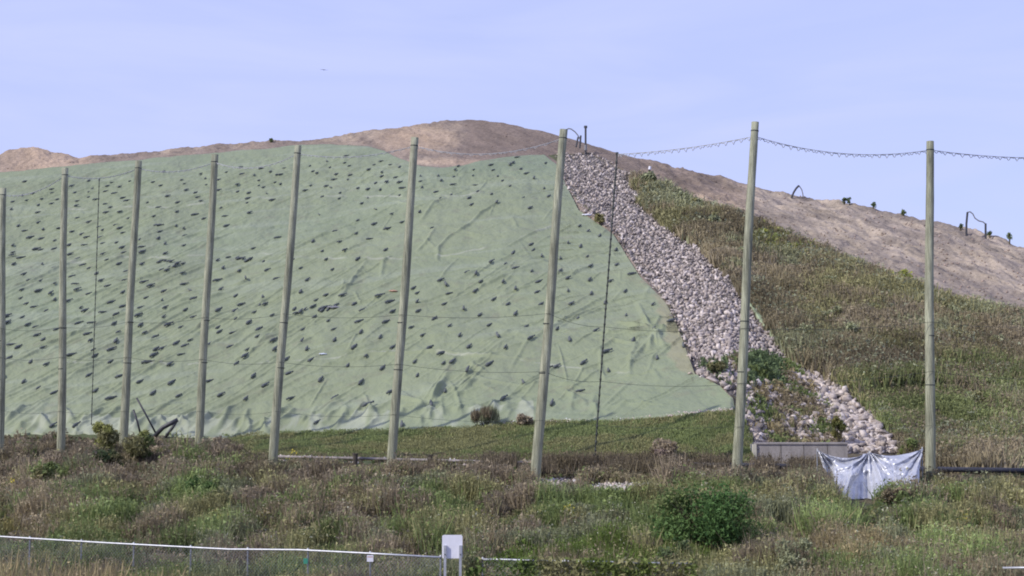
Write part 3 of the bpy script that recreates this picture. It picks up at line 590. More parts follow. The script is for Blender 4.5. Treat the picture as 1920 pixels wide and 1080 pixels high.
# 4 brown weeds on the crest of the bank, in front of the track
def crest_band(u): return np.interp(u, [0, 425, 500, 900, 1400, 1960], [822, 834, 866, 884, 890, 903])
def bank_ok(u, v): return v > crest_band(u) + RNG.normal(0, 5, len(u))
BANK = [(-240, 815), (420, 826), (700, 850), (960, 864), (1400, 874), (1960, 888), (2260, 890), (2260, 1140), (-240, 1140)]
q = scatter_poly(BANK, 67000, lambda u, v: (.75 - .35 * (v > 960)) * bank_ok(u, v)); 
q = q[~((np.abs(q[:, 0] - 1180) < 78) & (np.abs(q[:, 1] - 924) < 16))]
q = q[~((np.abs(q[:, 0] - 1045) < 48) & (np.abs(q[:, 1] - 912) < 12))]; q = q[~((np.abs(q[:, 0] - 935) < 38) & (np.abs(q[:, 1] - 924) < 11))]
SHEET = [(1530, 840), (1735, 840), (1728, 926), (1700, 926), (1660, 930), (1640, 954), (1600, 960), (1556, 944)]
q = q[~inpoly(q[:, 0], q[:, 1], SHEET)]
X, Y, Z = P(q[:, 0], q[:, 1])
c = patchy(X, Y, [GREEN * 1.05, OLIVE, OLIVE * 1.15, BROWN * 1.05, SAGE * .62, GREEN * .85, MAUVE * .9], 370, .55)
u, v = q[:, 0], q[:, 1]
fb = fbm(X * .5, Y * .5, 377, 3) - .5
wb = np.clip((crest_band(u) + np.interp(u, [0, 500, 900, 1400, 1960], [125, 85, 55, 50, 60]) - v + fb * 120) / 40, 0, 1) * .85; pk = RNG.random(len(u)) < wb
c[pk] = patchy(X[pk], Y[pk], [BROWN, MAUVE * .85, BROWN * .85 + C3(.0, .004, 0), MAUVE], 390, .5)
for (bc, cu, cw, ru, rv, k) in [(BROWN * 1.25, 60, 960, 90, 60, .6), (GREEN * 1.3, 210, 985, 60, 25, .6), (GREEN * 1.4, 365, 935, 48, 22, .8), (GREEN * 1.2, 420, 1000, 60, 26, .5), (BROWN * 1.1, 560, 960, 60, 30, .6), (STRAW * .65, 1600, 1040, 110, 40, .55), (BROWN * 1.3, 1500, 1030, 80, 40, .5), (GREEN * 1.3, 1580, 985, 80, 28, .5), (GREEN * 1.2, 760, 1000, 60, 30, .5), (STRAW * .7, 1290, 960, 28, 16, .7), (GREEN * 1.5, 1820, 1050, 110, 30, .5), (C3(.10, .14, .035), 1100, 1062, 250, 30, .6), (DKG * 1.2, 1690, 945, 60, 30, .35), (STRAW * .8, 1820, 998, 30, 12, .6), (C3(.17, .15, .06), 60, 1000, 60, 20, .5)]:
    w = np.clip(1.4 - ((u - cu) / ru) ** 2 - ((v - cw) / rv) ** 2 + fb * .8, 0, 1) * k; pk = RNG.random(len(w)) < w; c[pk] = bc
cl = np.clip((fbm(X * .8, Y * .8, 95, 3) - .3) * 2.2, 0, 1.3); hf, c = clumps(X, Y, c, 1100, .3, 1.0, 6, .6); h = RNG.uniform(.75, 1.25, len(X)) * (.16 + .8 * hf * (.45 + .6 * cl)); c = c * 1.13 * (.8 + .32 * hf)[:, None]  # weed colour dimmed between clumps: shade of the gaps painted in
nearc = v < crest_band(u) + 22; h[nearc] *= .6
c = c * (1 + .35 * (fbm(X * 1.5, Y * 1.5, 96, 3) - .5))[:, None] * 1.1
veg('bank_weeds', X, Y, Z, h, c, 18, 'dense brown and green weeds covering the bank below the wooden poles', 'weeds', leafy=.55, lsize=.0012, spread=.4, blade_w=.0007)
k = RNG.choice(len(X), 3600, replace=False); k = k[(fbm(X[k] * .45, Y[k] * .45, 97, 3) > .5) & (q[k, 1] > 925)]
veg('seed_heads', X[k], Y[k], Z[k] + h[k] * .8, np.full(len(k), .22), np.tile(C3(.46, .46, .34), (len(k), 1)), 5, 'pale seed heads standing above the weeds of the bank', 'seed heads', leafy=1, lsize=.0008, spread=.8)
n = 2300; tu_ = RNG.uniform(900, 1545, n); tv_ = np.interp(tu_, [900, 1545], [880, 891]) + RNG.normal(0, 4, n); kp = vnoise(tu_ * .03, tv_ * 0, 7) > .22; X2, Y2, Z2 = P(tu_[kp], tv_[kp])
veg('dry_weeds', X2, Y2, Z2, RNG.uniform(.35, .85, kp.sum()), patchy(X2, Y2, [BROWN * .95, MAUVE * .8, BROWN * .8], 640, 1.2), 18, 'tall dark brown dry weeds along the track between seventh pole and silver sheet', 'weeds', leafy=.35, lsize=.0009, spread=.35, blade_w=.0005)
fl = [(290, 998), (415, 992), (690, 940), (545, 872), (1190, 1042), (1065, 980), (30, 930), (130, 960), (1810, 1000), (1750, 1035), (1820, 1070), (500, 985), (270, 1010), (900, 990)]
fu = np.concatenate([RNG.normal(a, 5, 5) for a, b in fl]); fv = np.concatenate([RNG.normal(b, 3, 5) for a, b in fl]); X, Y, Z = P(fu, fv)
veg('yellow_flowers', X, Y, Z + .35, np.full(len(X), .25), np.tile(C3(.6, .5, .06), (len(X), 1)), 4, 'small yellow flower clusters among the weeds of the bank', 'flowers', leafy=1, lsize=.0009, spread=.6)
# 5 near verge this side of the fence
n = 9000; Xn = RNG.uniform(-20, 22, n); Yn = RNG.uniform(27, 41, n); lim = np.interp(Xn, [-20, -3, 8, 20], [44, 39.2, 36.5, 33.5]); ok = Yn < lim; Xn, Yn = Xn[ok], Yn[ok]
Zn = gz(Xn, Yn); c = patchy(Xn, Yn, [STRAW * .8, OLIVE * 1.2, BROWN * 1.3, GREEN * 1.2, MAUVE], 410, .5)
c[(Xn < -9) & (RNG.random(len(Xn)) < .7)] = STRAW * 1.0
veg('verge_grass', Xn, Yn, Zn, RNG.uniform(.45, 1.0, len(Xn)) + np.clip((-8 - Xn) / 6, 0, 1) * .95, c, 16, 'tall dry straw coloured grass on the near side of the fence', 'grass', leafy=.3, lsize=.0012)

# ------------------------------------------------------------------ shrubs and single plants
def shrub(name, u, v, w, h, cols, label, cat, n=3500, lobes=9, group=None, leaf=.0016, upright=False, yoff=0, depth=.8):
    b = P1(u, v); b.y += yoff; b.z = float(gz(b.x, b.y)); root = empty(name, b, label, cat, group); r = RNG
    V = []; st = []
    lb = [(r.uniform(-.5, .5) * w * .62, r.uniform(-.5, .5) * w * .5 * depth, h * r.uniform(.3, .85), r.uniform(.10, .24) * w) for _ in range(lobes)]
    if upright: lb = [(x, y, z * .6, r_2) for x, y, z, r_2 in lb]
    if not upright: lb[0] = (r.uniform(-.2, .2) * w, 0, h * .85, .13 * w)
    sv_ = []
    for (x, y, z, rr_) in lb:
        mid = (x * .35, y * .35, z * .5); sv_.append(tube([(x * .1, y * .1, -.1), mid, (x, y, z)], [.03 + .012 * h, .02, .006], 5))
        for q in range(3):
            sv_.append(tube([mid, (x + r.uniform(-1, 1) * rr_, y + r.uniform(-1, 1) * rr_, z + r.uniform(-.3, .9) * rr_)], [.012, .004], 4))
    mk('stem', *join(*sv_), M['stem'], parent=root)
    pk = r.integers(0, lobes, n); L_ = np.array(lb)[pk]
    d = r.normal(size=(n, 3)); d /= np.linalg.norm(d, axis=1)[:, None]; rad = L_[:, 3] * (r.random(n) ** .6) * 1.15 * (.75 + .5 * vnoise(d[:, 0] * 3 + 9, d[:, 2] * 3 + 9 + pk, 8))
    c0 = L_[:, :3] + d * rad[:, None] * np.array([1, .8, .85]); c0[:, 2] = np.clip(c0[:, 2], .03, None)
    s = leaf * b.y * r.uniform(.5, 1.4, n); o = r.normal(size=(n, 3, 3)); o /= np.linalg.norm(o, axis=2)[:, :, None]
    if upright: o[:, 0] = [0, 0, 3.0]; o[:, 1] *= .35; o[:, 2] *= .35
    LV = c0[:, None, :] + o * s[:, None, None]
    cc = np.array(cols)[r.integers(0, len(cols), lobes)][pk] * r.uniform(.7, 1.35, (n, 1))
    mk('foliage', LV.reshape(-1, 3), np.arange(n * 3).reshape(n, 3), M['leaf'], parent=root, col=np.repeat(cc, 3, 0))
    return root
YG_ = C3(.27, .28, .10)
shrub('shrub', 1325, 1042, 3.7, 2.0, [GREEN * 1.1, C3(.085, .155, .05), C3(.12, .19, .065)], 'large bright green bushy shrub on the bank below the eighth wooden pole', 'shrub', n=12000, lobes=24)
shrub('shrub', 203, 862, 2.0, 1.9, [YG_, OLIVE * 1.1], 'yellow green shrub left of the third wooden pole foot', 'shrub', n=3500, yoff=-.8)
shrub('shrub', 270, 866, 1.9, 1.7, [YG_ * .9, OLIVE, GREEN], 'olive shrub right of the third wooden pole foot', 'shrub', n=3500, yoff=-.8)
shrub('shrub', 200, 890, 1.4, 1.1, [DKG, OLIVE * .8], 'low dark shrub below the yellow green shrub', 'shrub', n=1600)
shrub('shrub', 82, 925, 1.7, 1.3, [GREEN * 1.2, OLIVE * 1.1], 'green shrub on the bank below the second wooden pole', 'shrub', n=2800)
shrub('shrub', 370, 950, 2.2, 1.0, [GREEN * 1.3, C3(.09, .15, .05)], 'spreading bright green shrub on the bank under the fourth wooden pole', 'shrub', n=3200)
shrub('dry_bush', 910, 800, 2.0, 1.35, [SAGE * .95, BROWN * 1.1, SAGE * .75], 'grey twiggy bush at the foot of the green tarp', 'bush', n=3600, upright=True, leaf=.0011)
shrub('dry_bush', 1248, 866, 1.6, .8, [C3(.25, .19, .16), MAUVE * 1.5], 'rounded pinkish dry bush on the grass left of the eighth wooden pole', 'bush', n=3200)
shrub('dry_bush', 985, 800, .9, .55, [BROWN * 1.6, MAUVE * 1.4], 'small brown dry bush left of the seventh wooden pole', 'bush', n=900)
shrub('shrub', 1215, 352, 1.9, 1.2, [SAGE * 1.1, SAGE * .9], 'pale sage shrub at the top right edge of the rocks', 'shrub', n=1800)
for (u_, v_, w_) in [(1275, 388, 1.5), (1310, 398, 1.4), (1345, 425, 1.3), (1390, 490, 1.2), (1560, 612, 1.5), (1600, 640, 1.3), (1505, 650, 1.6), (1780, 602, 1.5), (1812, 622, 1.2), (1690, 650, 1.2), (1870, 660, 1.2), (1640, 600, 1.3), (1480, 600, 1.1), (1890, 780, 1.1), (1830, 765, 1.0), (1560, 545, 1.2)]:
    shrub('sage_bush', u_, v_, w_ * 1.1, w_ * .85, [SAGE * 1.35, SAGE * 1.2, OLIVE * 1.3], 'pale sage bush among the brown weeds of the slope right of the rocks', 'bush', n=700, lobes=8, group='pale sage bushes on the right slope', leaf=.0012)
for (u_, v_, w_) in [(1430, 452, 1.3), (1462, 462, 1.2), (1492, 478, 1.1), (1700, 530, 1.2)]:
    shrub('yellow_bush', u_, v_, w_ * 1.2, .9, [C3(.32, .34, .08), C3(.24, .28, .09)], 'yellow green flowering bush along the upper edge of the weedy slope', 'bush', n=500, lobes=7, group='yellow green bushes below the bare soil', leaf=.0012)
shrub('shrub', 1125, 420, 1.1, .8, [C3(.24, .22, .1)], 'yellowish shrub growing in the upper rocks', 'shrub', n=700)
shrub('shrub', 1340, 708, 1.1, .8, [DKG * 1.7, OLIVE], 'dark green shrub in the lower rocks left of the eighth pole', 'shrub', n=2200)
shrub('shrub', 1432, 716, 1.6, .85, [DKG * 1.6, GREEN], 'dark green shrub in the lower rocks right of the eighth pole', 'shrub', n=2800)
shrub('shrub', 1570, 838, .7, 1.7, [C3(.17, .18, .06), C3(.2, .19, .07)], 'slender yellow green shrub trailing over the concrete wall', 'shrub', n=1500, yoff=-.4)
shrub('shrub', 1712, 868, 1.2, 1.1, [C3(.13, .15, .05), GREEN * 1.2], 'leafy green shrub behind the right part of the silver sheet', 'shrub', n=2000)
shrub('shrub', 1668, 944, 1.7, .75, [OLIVE, BROWN * 1.1, GREEN * .9], 'low brown green shrub in front of the silver sheet', 'shrub', n=2200, yoff=-1.2)
shrub('shrub', 1268, 1078, 1.5, .95, [DKG * 1.2, GREEN], 'dark green shrub at the end of the overgrown fence', 'shrub', n=2400)
shrub('shrub', 1495, 1100, 1.4, 1.4, [SAGE * 1.1, SAGE * .9], 'pale grey green shrub at the bottom edge of the photo', 'shrub', n=2200)
for (u_, v_, hh, lab) in [(1583, 384, .62, 'left one of two little plants side by side on the right skyline'), (1593, 384, .62, 'right one of two little plants side by side on the right skyline'), (1637, 391, .6, 'single little plant on the skyline right of the paired plants'), (1694, 405, .55, 'little plant on the skyline left of the ninth wooden pole'), (1801, 432, .55, 'small plant beside the bent pipe on the right skyline'), (1893, 458, 1.0, 'largest leafy plant on the skyline at the far right'), (508, 267, .4, 'tiny lone sprig on the left skyline above the green tarp'), (1856, 446, .5, 'small plant right of the second upright of the bent pipe')]:
    shrub('small_plant', u_, v_, hh * .8, hh, [DKG * 1.3, GREEN], lab, 'plant', n=90, lobes=5, group='small plants on the skyline', leaf=.0011)

# ------------------------------------------------------------------ wooden poles
def pole_pts(i):
    (tu_, tv_), (bu_, bv_) = POLE[i]; b = P1(bu_, bv_) if i not in (0,) else P1(bu_, bv_)
    t = at(tu_, tv_, b.y + .1); return b, t
PB = [pole_pts(i) for i in range(9)]
for i, (b, t) in enumerate(PB):
    rt = random.uniform(.15, .165); rb = random.uniform(.195, .215); r_ = np.random.default_rng(i); pts_ = []; rad = []
    for k in range(25):
        s = k / 24; p = b.lerp(t, s) - b; w = .05 * math.sin(s * 5 + i) * s * (1 - s) * 3; p.x += w; pts_.append(p + Vector((0, 0, -.5 if k == 0 else 0))); rad.append(rb + (rt - rb) * s + r_.uniform(-.004, .004))
    root = empty('wooden_pole', b, ['leftmost weathered wooden pole cut off by the left edge of the photo', 'second weathered wooden pole from the left, standing nearly straight', 'third wooden pole from the left, rising between two shrubs', 'fourth wooden pole from the left, leaning slightly right', 'fifth weathered wooden pole from the left before the green tarp', 'sixth wooden pole from the left, left of the hill summit', 'seventh wooden pole from the left, its foot at the gravel patches', 'eighth wooden pole, tallest against the sky, left of the concrete wall', 'ninth and rightmost wooden pole, beside the silver sheet'][i], 'pole', 'weathered wooden poles of the litter fence')
    mk('shaft', *tube(pts_, rad, 18), M['wood'], parent=root, smooth=False).data.polygons.foreach_set('use_smooth', [True] * (24 * 18) + [False, False])
    top_ = t - b; ax = (t - b).normalized()
    for fr in (.975, .44, .3):       # steel bands holding the cables
        c0 = (t - b) * fr; rr_ = rb + (rt - rb) * fr + .008
        mk('band', *tube([c0 - ax * .018, c0 + ax * .018], rr_, 18), M['steel'], parent=root)
# slim dark steel posts
SP = [((186, 338), (171, 806), 'slim dark post standing against the green tarp between second and third poles'), ((1157, 289), (1114, 874), 'slim dark post between the seventh and eighth wooden poles')]
SPB = []
for (t_, b_, lab) in SP:
    b = P1(*b_); t = at(*t_, b.y); SPB.append((b, t)); root = empty('steel_post', b, lab, 'post')
    pts_ = [(b.lerp(t, k / 160) - b) + Vector((0, 0, -.3 if k == 0 else 0)) for k in range(161)]
    rr_ = .022 if b.y > 65 else .032
    mk('shaft', *tube(pts_, [rr_ * (1.6 if k % 4 == 0 else 1) for k in range(161)], 8), M['steel'], parent=root)
    mk('cap', *tube([pts_[-1], pts_[-1] + Vector((0, 0, .08))], rr_ * 2, 8), M['steel'], parent=root)
# gathered netting: carrier cable with looping lacing, one per span
def festoon(p, q, sag, label, loops=16, r=.016, amp=.1):
    root = empty('gathered_net', p, label, 'netting', 'gathered nets hung between the pole tops'); n = loops * 8; A = []; B = []
    for k in range(n + 1):
        s = k / n; c = p.lerp(q, s) - p; c.z -= sag * 4 * s * (1 - s)
        A.append(c); ph = math.sin(math.pi * s * loops) ** 2; B.append(c + Vector((0, .02, -amp * (.15 + .85 * ph) * (.75 + .5 * math.sin(k * 1.7 + p.x)))))
    mk('cable', *tube(A, r, 5), M['rope'], parent=root); mk('lacing', *tube(B, r * 1.1, 5), M['rope'], parent=root)
def ptop(i, f=.975): b, t = PB[i]; return b.lerp(t, f)
PN = ['leftmost', 'second', 'third', 'fourth', 'fifth', 'sixth', 'seventh', 'eighth', 'ninth']
for i in range(6):
    festoon(ptop(i), ptop(i + 1), [.35, .3, .3, .45, .3, .5][i], 'thin gathered net strung between the tops of the %s and %s wooden poles' % (PN[i], PN[i + 1]), loops=14, r=.011, amp=.06)
festoon(SPB[1][1], ptop(7, .96), .12, 'gathered net rising from slim post to eighth wooden pole against sky', 18, .015, .14)
festoon(ptop(7, .96), ptop(8, .975), .42, 'gathered net sagging between the eighth and ninth wooden poles against sky', 22, .015, .13)
e_ = at(2080, 290, 58.5); festoon(ptop(8, .975), e_, .22, 'gathered net running from the ninth wooden pole out of the right edge', 20, .015, .12)
# mid-height wires
def wire(pts, label, r=.008):
    p0 = pts[0]; V = []
    for a, b in zip(pts[:-1], pts[1:]):
        for k in range(9):
            s = k / 9; c = a.lerp(b, s) - p0; c.z -= .16 * 4 * s * (1 - s); V.append(c)
    V.append(pts[-1] - p0); o = mk('wire', *tube(V, r, 5), M['steel'], loc=p0); tag(o, label, 'wire', 'horizontal wires between the poles')
def onpole(i, v):
    b, t = PB[i]; (tu_, tv_), (bu_, bv_) = POLE[i]; f = (bv_ - v) / (bv_ - tv_); p = b.lerp(t, f); p.y -= .22; return p
wire([onpole(0, 618), onpole(1, 616), onpole(2, 606), onpole(3, 598), onpole(4, 592), onpole(5, 594), onpole(6, 592), at(1135, 613, 58), onpole(7, 620), onpole(8, 608), at(2000, 608, 58)], 'upper thin wire crossing all poles at about half height')
wire([onpole(0, 672), onpole(1, 672), onpole(2, 672), onpole(3, 676), onpole(4, 682), onpole(5, 686), onpole(6, 700), at(1128, 715, 58), onpole(7, 722), onpole(8, 700), at(2000, 708, 58)], 'middle thin wire crossing the poles below half height')
wire([onpole(0, 770), onpole(1, 772), onpole(2, 772), onpole(3, 772), onpole(4, 773), onpole(5, 779), onpole(6, 790), onpole(7, 802), onpole(8, 800)], 'lowest thin wire crossing the poles just above the ground', .006)

# ------------------------------------------------------------------ pipes at the foot of the tarp
def pipe(name, uvY, r, mat, label, cat, n=10, group=None):
    pts_ = [at(*q) for q in uvY]; b = pts_[0]; return tag(mk(name, *tube([p - b for p in pts_], r, n), M[mat], loc=b, smooth=True), label, cat, group)
yb = P1(290, 822).y
pipe('black_rod', [(263, 812, yb), (258, 792, yb), (250, 768, yb)], .055, 'pipe', 'shorter black rod leaning left in front of the green tarp', 'rod')
pipe('black_rod', [(292, 812, yb), (275, 780, yb), (256, 746, yb)], .05, 'pipe', 'longer black rod leaning left in front of the green tarp', 'rod')
rt_ = empty('bent_pipe', at(300, 808, yb), 'fat black pipe with elbow rising at the foot of the green tarp', 'pipe'); o0 = at(300, 808, yb)
mk('pipe_body', *tube([at(290, 818, yb) - o0, at(305, 802, yb) - o0, at(320, 794, yb) - o0, at(333, 787, yb) - o0], .12, 12), M['pipe'], parent=rt_, smooth=True)
mk('pipe_leg', *tube([at(332, 788, yb) - o0, at(323, 803, yb) - o0, at(310, 820, yb) - o0], .075, 10), M['pipe'], parent=rt_, smooth=True)
# gas well heads on the skyline
b = P1(1098, 288); root = empty('gas_wellhead', b, 'tall dark gas vent post and arched hose behind the seventh wooden pole top', 'gas wellhead', 'gas wellheads on the hill')
Yb = b.y; tb = lambda pts, r, n=8: tube([at(u, v, Yb) - b for u, v in pts], r, n)
mk('vent_post', *tb([(1098, 290), (1098, 238)], .10), M['pipe'], parent=root); mk('cap', *tb([(1098, 240), (1098, 236)], .17), M['pipe'], parent=root)
mk('collar', *tb([(1098, 282), (1098, 272)], .14), M['greypipe'], parent=root)
mk('hose', *tb([(1062, 243), (1066, 241), (1071, 242), (1078, 247), (1083, 253), (1087, 260), (1090, 268)], .06), M['greypipe'], parent=root)
mk('short_post', *tb([(1080, 276), (1084, 257)], .09), M['pipe'], parent=root); mk('short_post', *tb([(1087, 278), (1089, 254)], .09), M['pipe'], parent=root)
b = P1(1484, 372); root = empty('gas_wellhead', b, 'small arched black pipe on the skyline right of the eighth wooden pole', 'gas wellhead', 'gas wellheads on the hill'); Yb = b.y
mk('pipe_arm', *tb([(1484, 371), (1488, 361), (1493, 353), (1498, 348)], .09), M['pipe'], parent=root); mk('hose', *tb([(1498, 348), (1503, 355), (1505, 362), (1506, 370)], .05), M['greypipe'], parent=root)
b = P1(1812, 442); root = empty('gas_wellhead', b, 'wide bent pipe with two uprights on the skyline right of the ninth pole', 'gas wellhead', 'gas wellheads on the hill'); Yb = b.y
mk('vent_post', *tb([(1812, 443), (1812, 420), (1814, 398)], .085), M['pipe'], parent=root); mk('hose', *tb([(1814, 398), (1819, 397), (1824, 401), (1828, 409), (1835, 414), (1843, 416), (1848, 420)], .05), M['greypipe'], parent=root)
mk('vent_post', *tb([(1848, 449), (1848, 419)], .085), M['pipe'], parent=root)
b = P1(1218, 330); root = empty('marker_post', b, 'short marker post with white top on the dark soil', 'marker post'); Yb = b.y
mk('post', *tb([(1217, 331), (1218, 318)], .09), M['darkwood'], parent=root); mk('white_cap', *tb([(1218, 318), (1219, 312)], .13), M['white'], parent=root)

# ------------------------------------------------------------------ concrete wall, long pipe, stubs
b = P1(1500, 888); Yw = b.y + .5; p0 = at(1418, 833, Yw); p1 = at(1589, 834, Yw); zt = p0.z; zb = zt - 1.5
root = empty('concrete_wall', (p0.x, Yw, zb), 'low stained concrete wall at the foot of the rocks, beside the silver sheet', 'wall'); Wd = p1.x - p0.x
nseg = 1
V, F = box(0, Wd, 0, .55, 0, zt - zb); mk('wall', V, F, M['concrete'], parent=root)
V, F = box(-.06, Wd + .02, -.05, .6, zt - zb, zt - zb + .07); mk('coping', V, F, M['concrete'], parent=root)
V, F = box(-.16, -.003, -.08, .62, .0, zt - zb - .003); mk('sunlit_end', V, F, material('concrete_sunlit', (.5, .47, .38), .9, (4, .8, 1.1, (1, 1, 1))), parent=root)  # left end in a paler concrete: sunlight on that face put into the colour
for k in (.27, .52, .78):
    V, F = box(Wd * k - .012, Wd * k + .012, -.004, .01, .05, zt - zb - .01); mk('joint', V, F, M['darkwood'], parent=root)
pu = list(range(1300, 2200, 60)); pp = []
for u_ in pu:
    q_ = P1(u_, np.interp(u_, [1300, 1540, 1750, 2200], [884, 888, 892, 898])); q_.z += .13; pp.append(q_ - Vector((0, .3, -.16)))
tag(mk('drain_pipe', *tube([p - pp[0] for p in pp], .115, 12), M['pipe'], loc=pp[0], smooth=True), 'long black drain pipe lying along the foot of the slope at right', 'pipe')
pu = np.arange(515, 1340, 55.); pp = []
for u_ in pu:
    q_ = P1(u_, np.interp(u_, [515, 700, 960, 1340], [861, 865, 872, 879])); q_.z += .12; pp.append(q_)
tag(mk('pale_pipe', *tube([p - pp[0] for p in pp], .06, 10), material('dusty_pale_pipe', (.29, .26, .25), .8, (2, .4, 1.2, (1, 1, 1))), loc=pp[0], smooth=True), 'thin dusty pale pipe lying along the track behind the poles', 'pipe')
for (u_, v_, lab) in [(666, 874, 'dark stub post left of the sixth wooden pole'), (806, 878, 'dark stub post right of the sixth wooden pole')]:
    q_ = P1(u_, v_); rt_ = empty('stub_post', q_, lab, 'post', 'dark stub posts along the track')
    mk('post', *tube([(0, 0, -.1), (0, 0, .5)], .11, 10), M['darkwood'], parent=rt_); mk('cap', *tube([(0, 0, .5), (0, 0, .56)], .13, 10), M['darkwood'], parent=rt_)

# ------------------------------------------------------------------ silver sheet tied between posts
Ys = PB[8][0].y - .75
pins = [at(1533, 844, Ys), at(1631, 848, Ys), at(1730, 841, Ys)]
o0 = at(1631, 930, Ys); root = empty('silver_sheet', o0, 'crumpled shiny silver sheet tied up beside the ninth wooden pole', 'sheet')
nu, nvv = 150, 70; V = np.zeros((nvv, nu, 3)); rs = random.Random(5)
bu_ = [(0, 1552), (.2, 1560), (.35, 1585), (.49, 1625), (.51, 1634), (.7, 1660), (.85, 1690), (1, 1722)]; bv_ = [(0, 908), (.2, 926), (.35, 940), (.49, 934), (.51, 936), (.7, 945), (1, 942)]
for j in range(nu):
    s = j / (nu - 1)
    a, b_, l = (pins[0], pins[1], s * 2) if s < .5 else (pins[1], pins[2], s * 2 - 1)
    tp = a.lerp(b_, l); tp.z -= (.26 if s < .5 else .26) * 4 * l * (1 - l) * (1 if s < .5 else .8)
    ub_, vb_ = interp(bu_, s), interp(bv_, s); bt = at(ub_, vb_, min(Ys - .05, float(P(np.array([ub_]), np.array([vb_]))[1][0]) - .1))
    for i in range(nvv):
        t = i / (nvv - 1); p = tp.lerp(bt, t)
        d = 0
        for (pc, sg) in ((0, 1), (.5, 1), (1, 1)):      # folds fan out from the tied points
            dx = (s - pc) * 2 * 1.95; dz = t * 1.9 + .05; ang = math.atan2(dx, dz); rr_ = math.hypot(dx, dz)
            w_ = math.exp(-rr_ / 1.1) * min(1, rr_ * 4); d += .20 * w_ * math.sin(ang * 13 + pc * 5) + .07 * w_ * math.sin(ang * 31 + 2)
        d += .15 * math.sin(s * 21 + t * 3) * t + .1 * (1 - math.exp(-t * 2)) * math.sin(s * 9 + 1)
        V[i, j] = (p - o0) + Vector((0, -d, 0))
rng_ = np.random.default_rng(2)
V[..., 1] += (fbm(V[..., 0] * 2.2 + 8, V[..., 2] * 2.8 + 8, 501, 4, .6) - .5) * .42
sh = mk('sheet_cloth', V.reshape(-1, 3), grid_faces(nvv, nu), M['silver'], parent=root, smooth=True)
md = sh.modifiers.new('thick', 'SOLIDIFY'); md.thickness = .006
for k, p in enumerate(pins):
    mk('tie', *tube([p - o0 + Vector((0, -.02, -.06)), p - o0 + Vector((.0, .08, .05))], .02, 6), M['rope'], parent=root)
for k, p in enumerate(pins):
    g_ = float(gz(p.x, Ys + .1)); q_ = Vector((p.x, Ys + .1, g_)); rt_ = empty('stake', q_, ['steel stake holding the left corner of the silver sheet', 'steel stake holding the middle of the silver sheet', 'steel stake holding the right corner of the silver sheet'][k], 'stake', 'stakes of the silver sheet')
    mk('rod', *tube([(0, 0, -.3), (0, 0, p.z - g_ + .02)], .025, 8), M['fencepost'], parent=rt_)
# crumpled silver remnants at the foot
for (u_, v_, s_, lab) in [(1712, 936, .27, 'crumpled silver scrap lying at the foot of the ninth pole'), (1677, 928, .3, 'silver scrap in the weeds under the silver sheet')]:
    q_ = P1(u_, v_); v, f = icosphere(3); v = v * np.array([1.3, .35, .75]) * s_; v += (np.random.default_rng(int(u_)).normal(size=v.shape)) * .05 * s_; v += np.sin(v[:, [2, 0, 1]] * 26) * .16 * s_
    tag(mk('silver_scrap', v, f, M['silver'], loc=(q_.x, q_.y - .4, q_.z + .28)), lab, 'scrap', 'silver scraps')

# ------------------------------------------------------------------ chain-link fence, signs
def fy(u): return float(np.interp(u, [-100, 848, 1300, 1960], [46.8, 39.6, 37.2, 34.2]))
def fence(us, vs, label, wires=True, railmat='galv', post_us=()):
    pts_ = [at(u, v, fy(u)) for u, v in zip(us, vs)]; b = pts_[0].copy(); b.z = float(gz(b.x, b.y)); root = empty('chain_link_fence', b, label, 'fence')
    mk('top_rail', *tube([p - b for p in pts_], .027, 8), M[railmat], parent=root, smooth=True)
    U_ = np.array(us); 
    for pu_ in post_us:
        t = at(pu_, float(np.interp(pu_, us, vs)), fy(pu_)); g_ = float(gz(t.x, t.y)); t -= b
        mk('fence_post', *tube([(t.x, t.y + .05, g_ - b.z - .2), (t.x, t.y + .05, t.z + .02)], .026, 8), M['fencepost'], parent=root)
        mk('post_cap', *tube([(t.x, t.y + .05, t.z + .021), (t.x, t.y + .05, t.z + .06)], [.042, .02], 8), M['fencepost'], parent=root)
    if wires:    # woven wire
        parts = []; Hh = 1.6; x0, x1 = us[0], us[-1]; A_ = np.array([[*p] for p in pts_]); s = np.concatenate([[0], np.cumsum(np.linalg.norm(np.diff(A_, axis=0), axis=1))])
        L_ = s[-1]; st = .11; n = int(L_ / st); w = .0035; V = []; F = []; k = 0
        def pt(t): return np.array([np.interp(t, s, A_[:, i]) for i in range(3)])
        for sg in (1, -1):
            for i in range(n):
                t0 = i * st; t1 = t0 + sg * Hh
                fr = 1.0
                if t1 < 0: fr = t0 / Hh; t1 = 0
                if t1 > L_: fr = (L_ - t0) / Hh; t1 = L_
                a = pt(t0) - np.array([0, 0, .03]); c_ = pt(t1) - np.array([0, 0, .03 + Hh * fr]); off = np.array([0, 0, w * 1.4]); oy = np.array([0, w, 0]) * sg
                V += [a + off + oy, a - off + oy, a + oy * 3, c_ + off + oy, c_ - off + oy, c_ + oy * 3]; F += [(k, k + 1, k + 4, k + 3), (k + 1, k + 2, k + 5, k + 4), (k + 2, k, k + 3, k + 5)]; k += 6
        V = np.array(V) - np.array(b); mk('wire_mesh', V, np.array(F), M['fencepost'], parent=root)
    return root
fence([-120, 0, 200, 430, 445, 560, 700, 826], [998, 1006, 1018, 1030, 1030, 1031, 1038, 1045], 'chain link fence with pale top rail along the bottom left', post_us=(-50, 55, 152, 250, 357, 464, 577, 694, 826))
fence([905, 935, 1000, 1150, 1300], [1049, 1049, 1051, 1054, 1057], 'overgrown chain link fence with vines right of the white sign', post_us=(905, 1060, 1228), wires=True)
fence([1880, 1960, 2050], [1065, 1064, 1064], 'short piece of pale fence rail at the bottom right corner', post_us=(1958, 2040), wires=False)
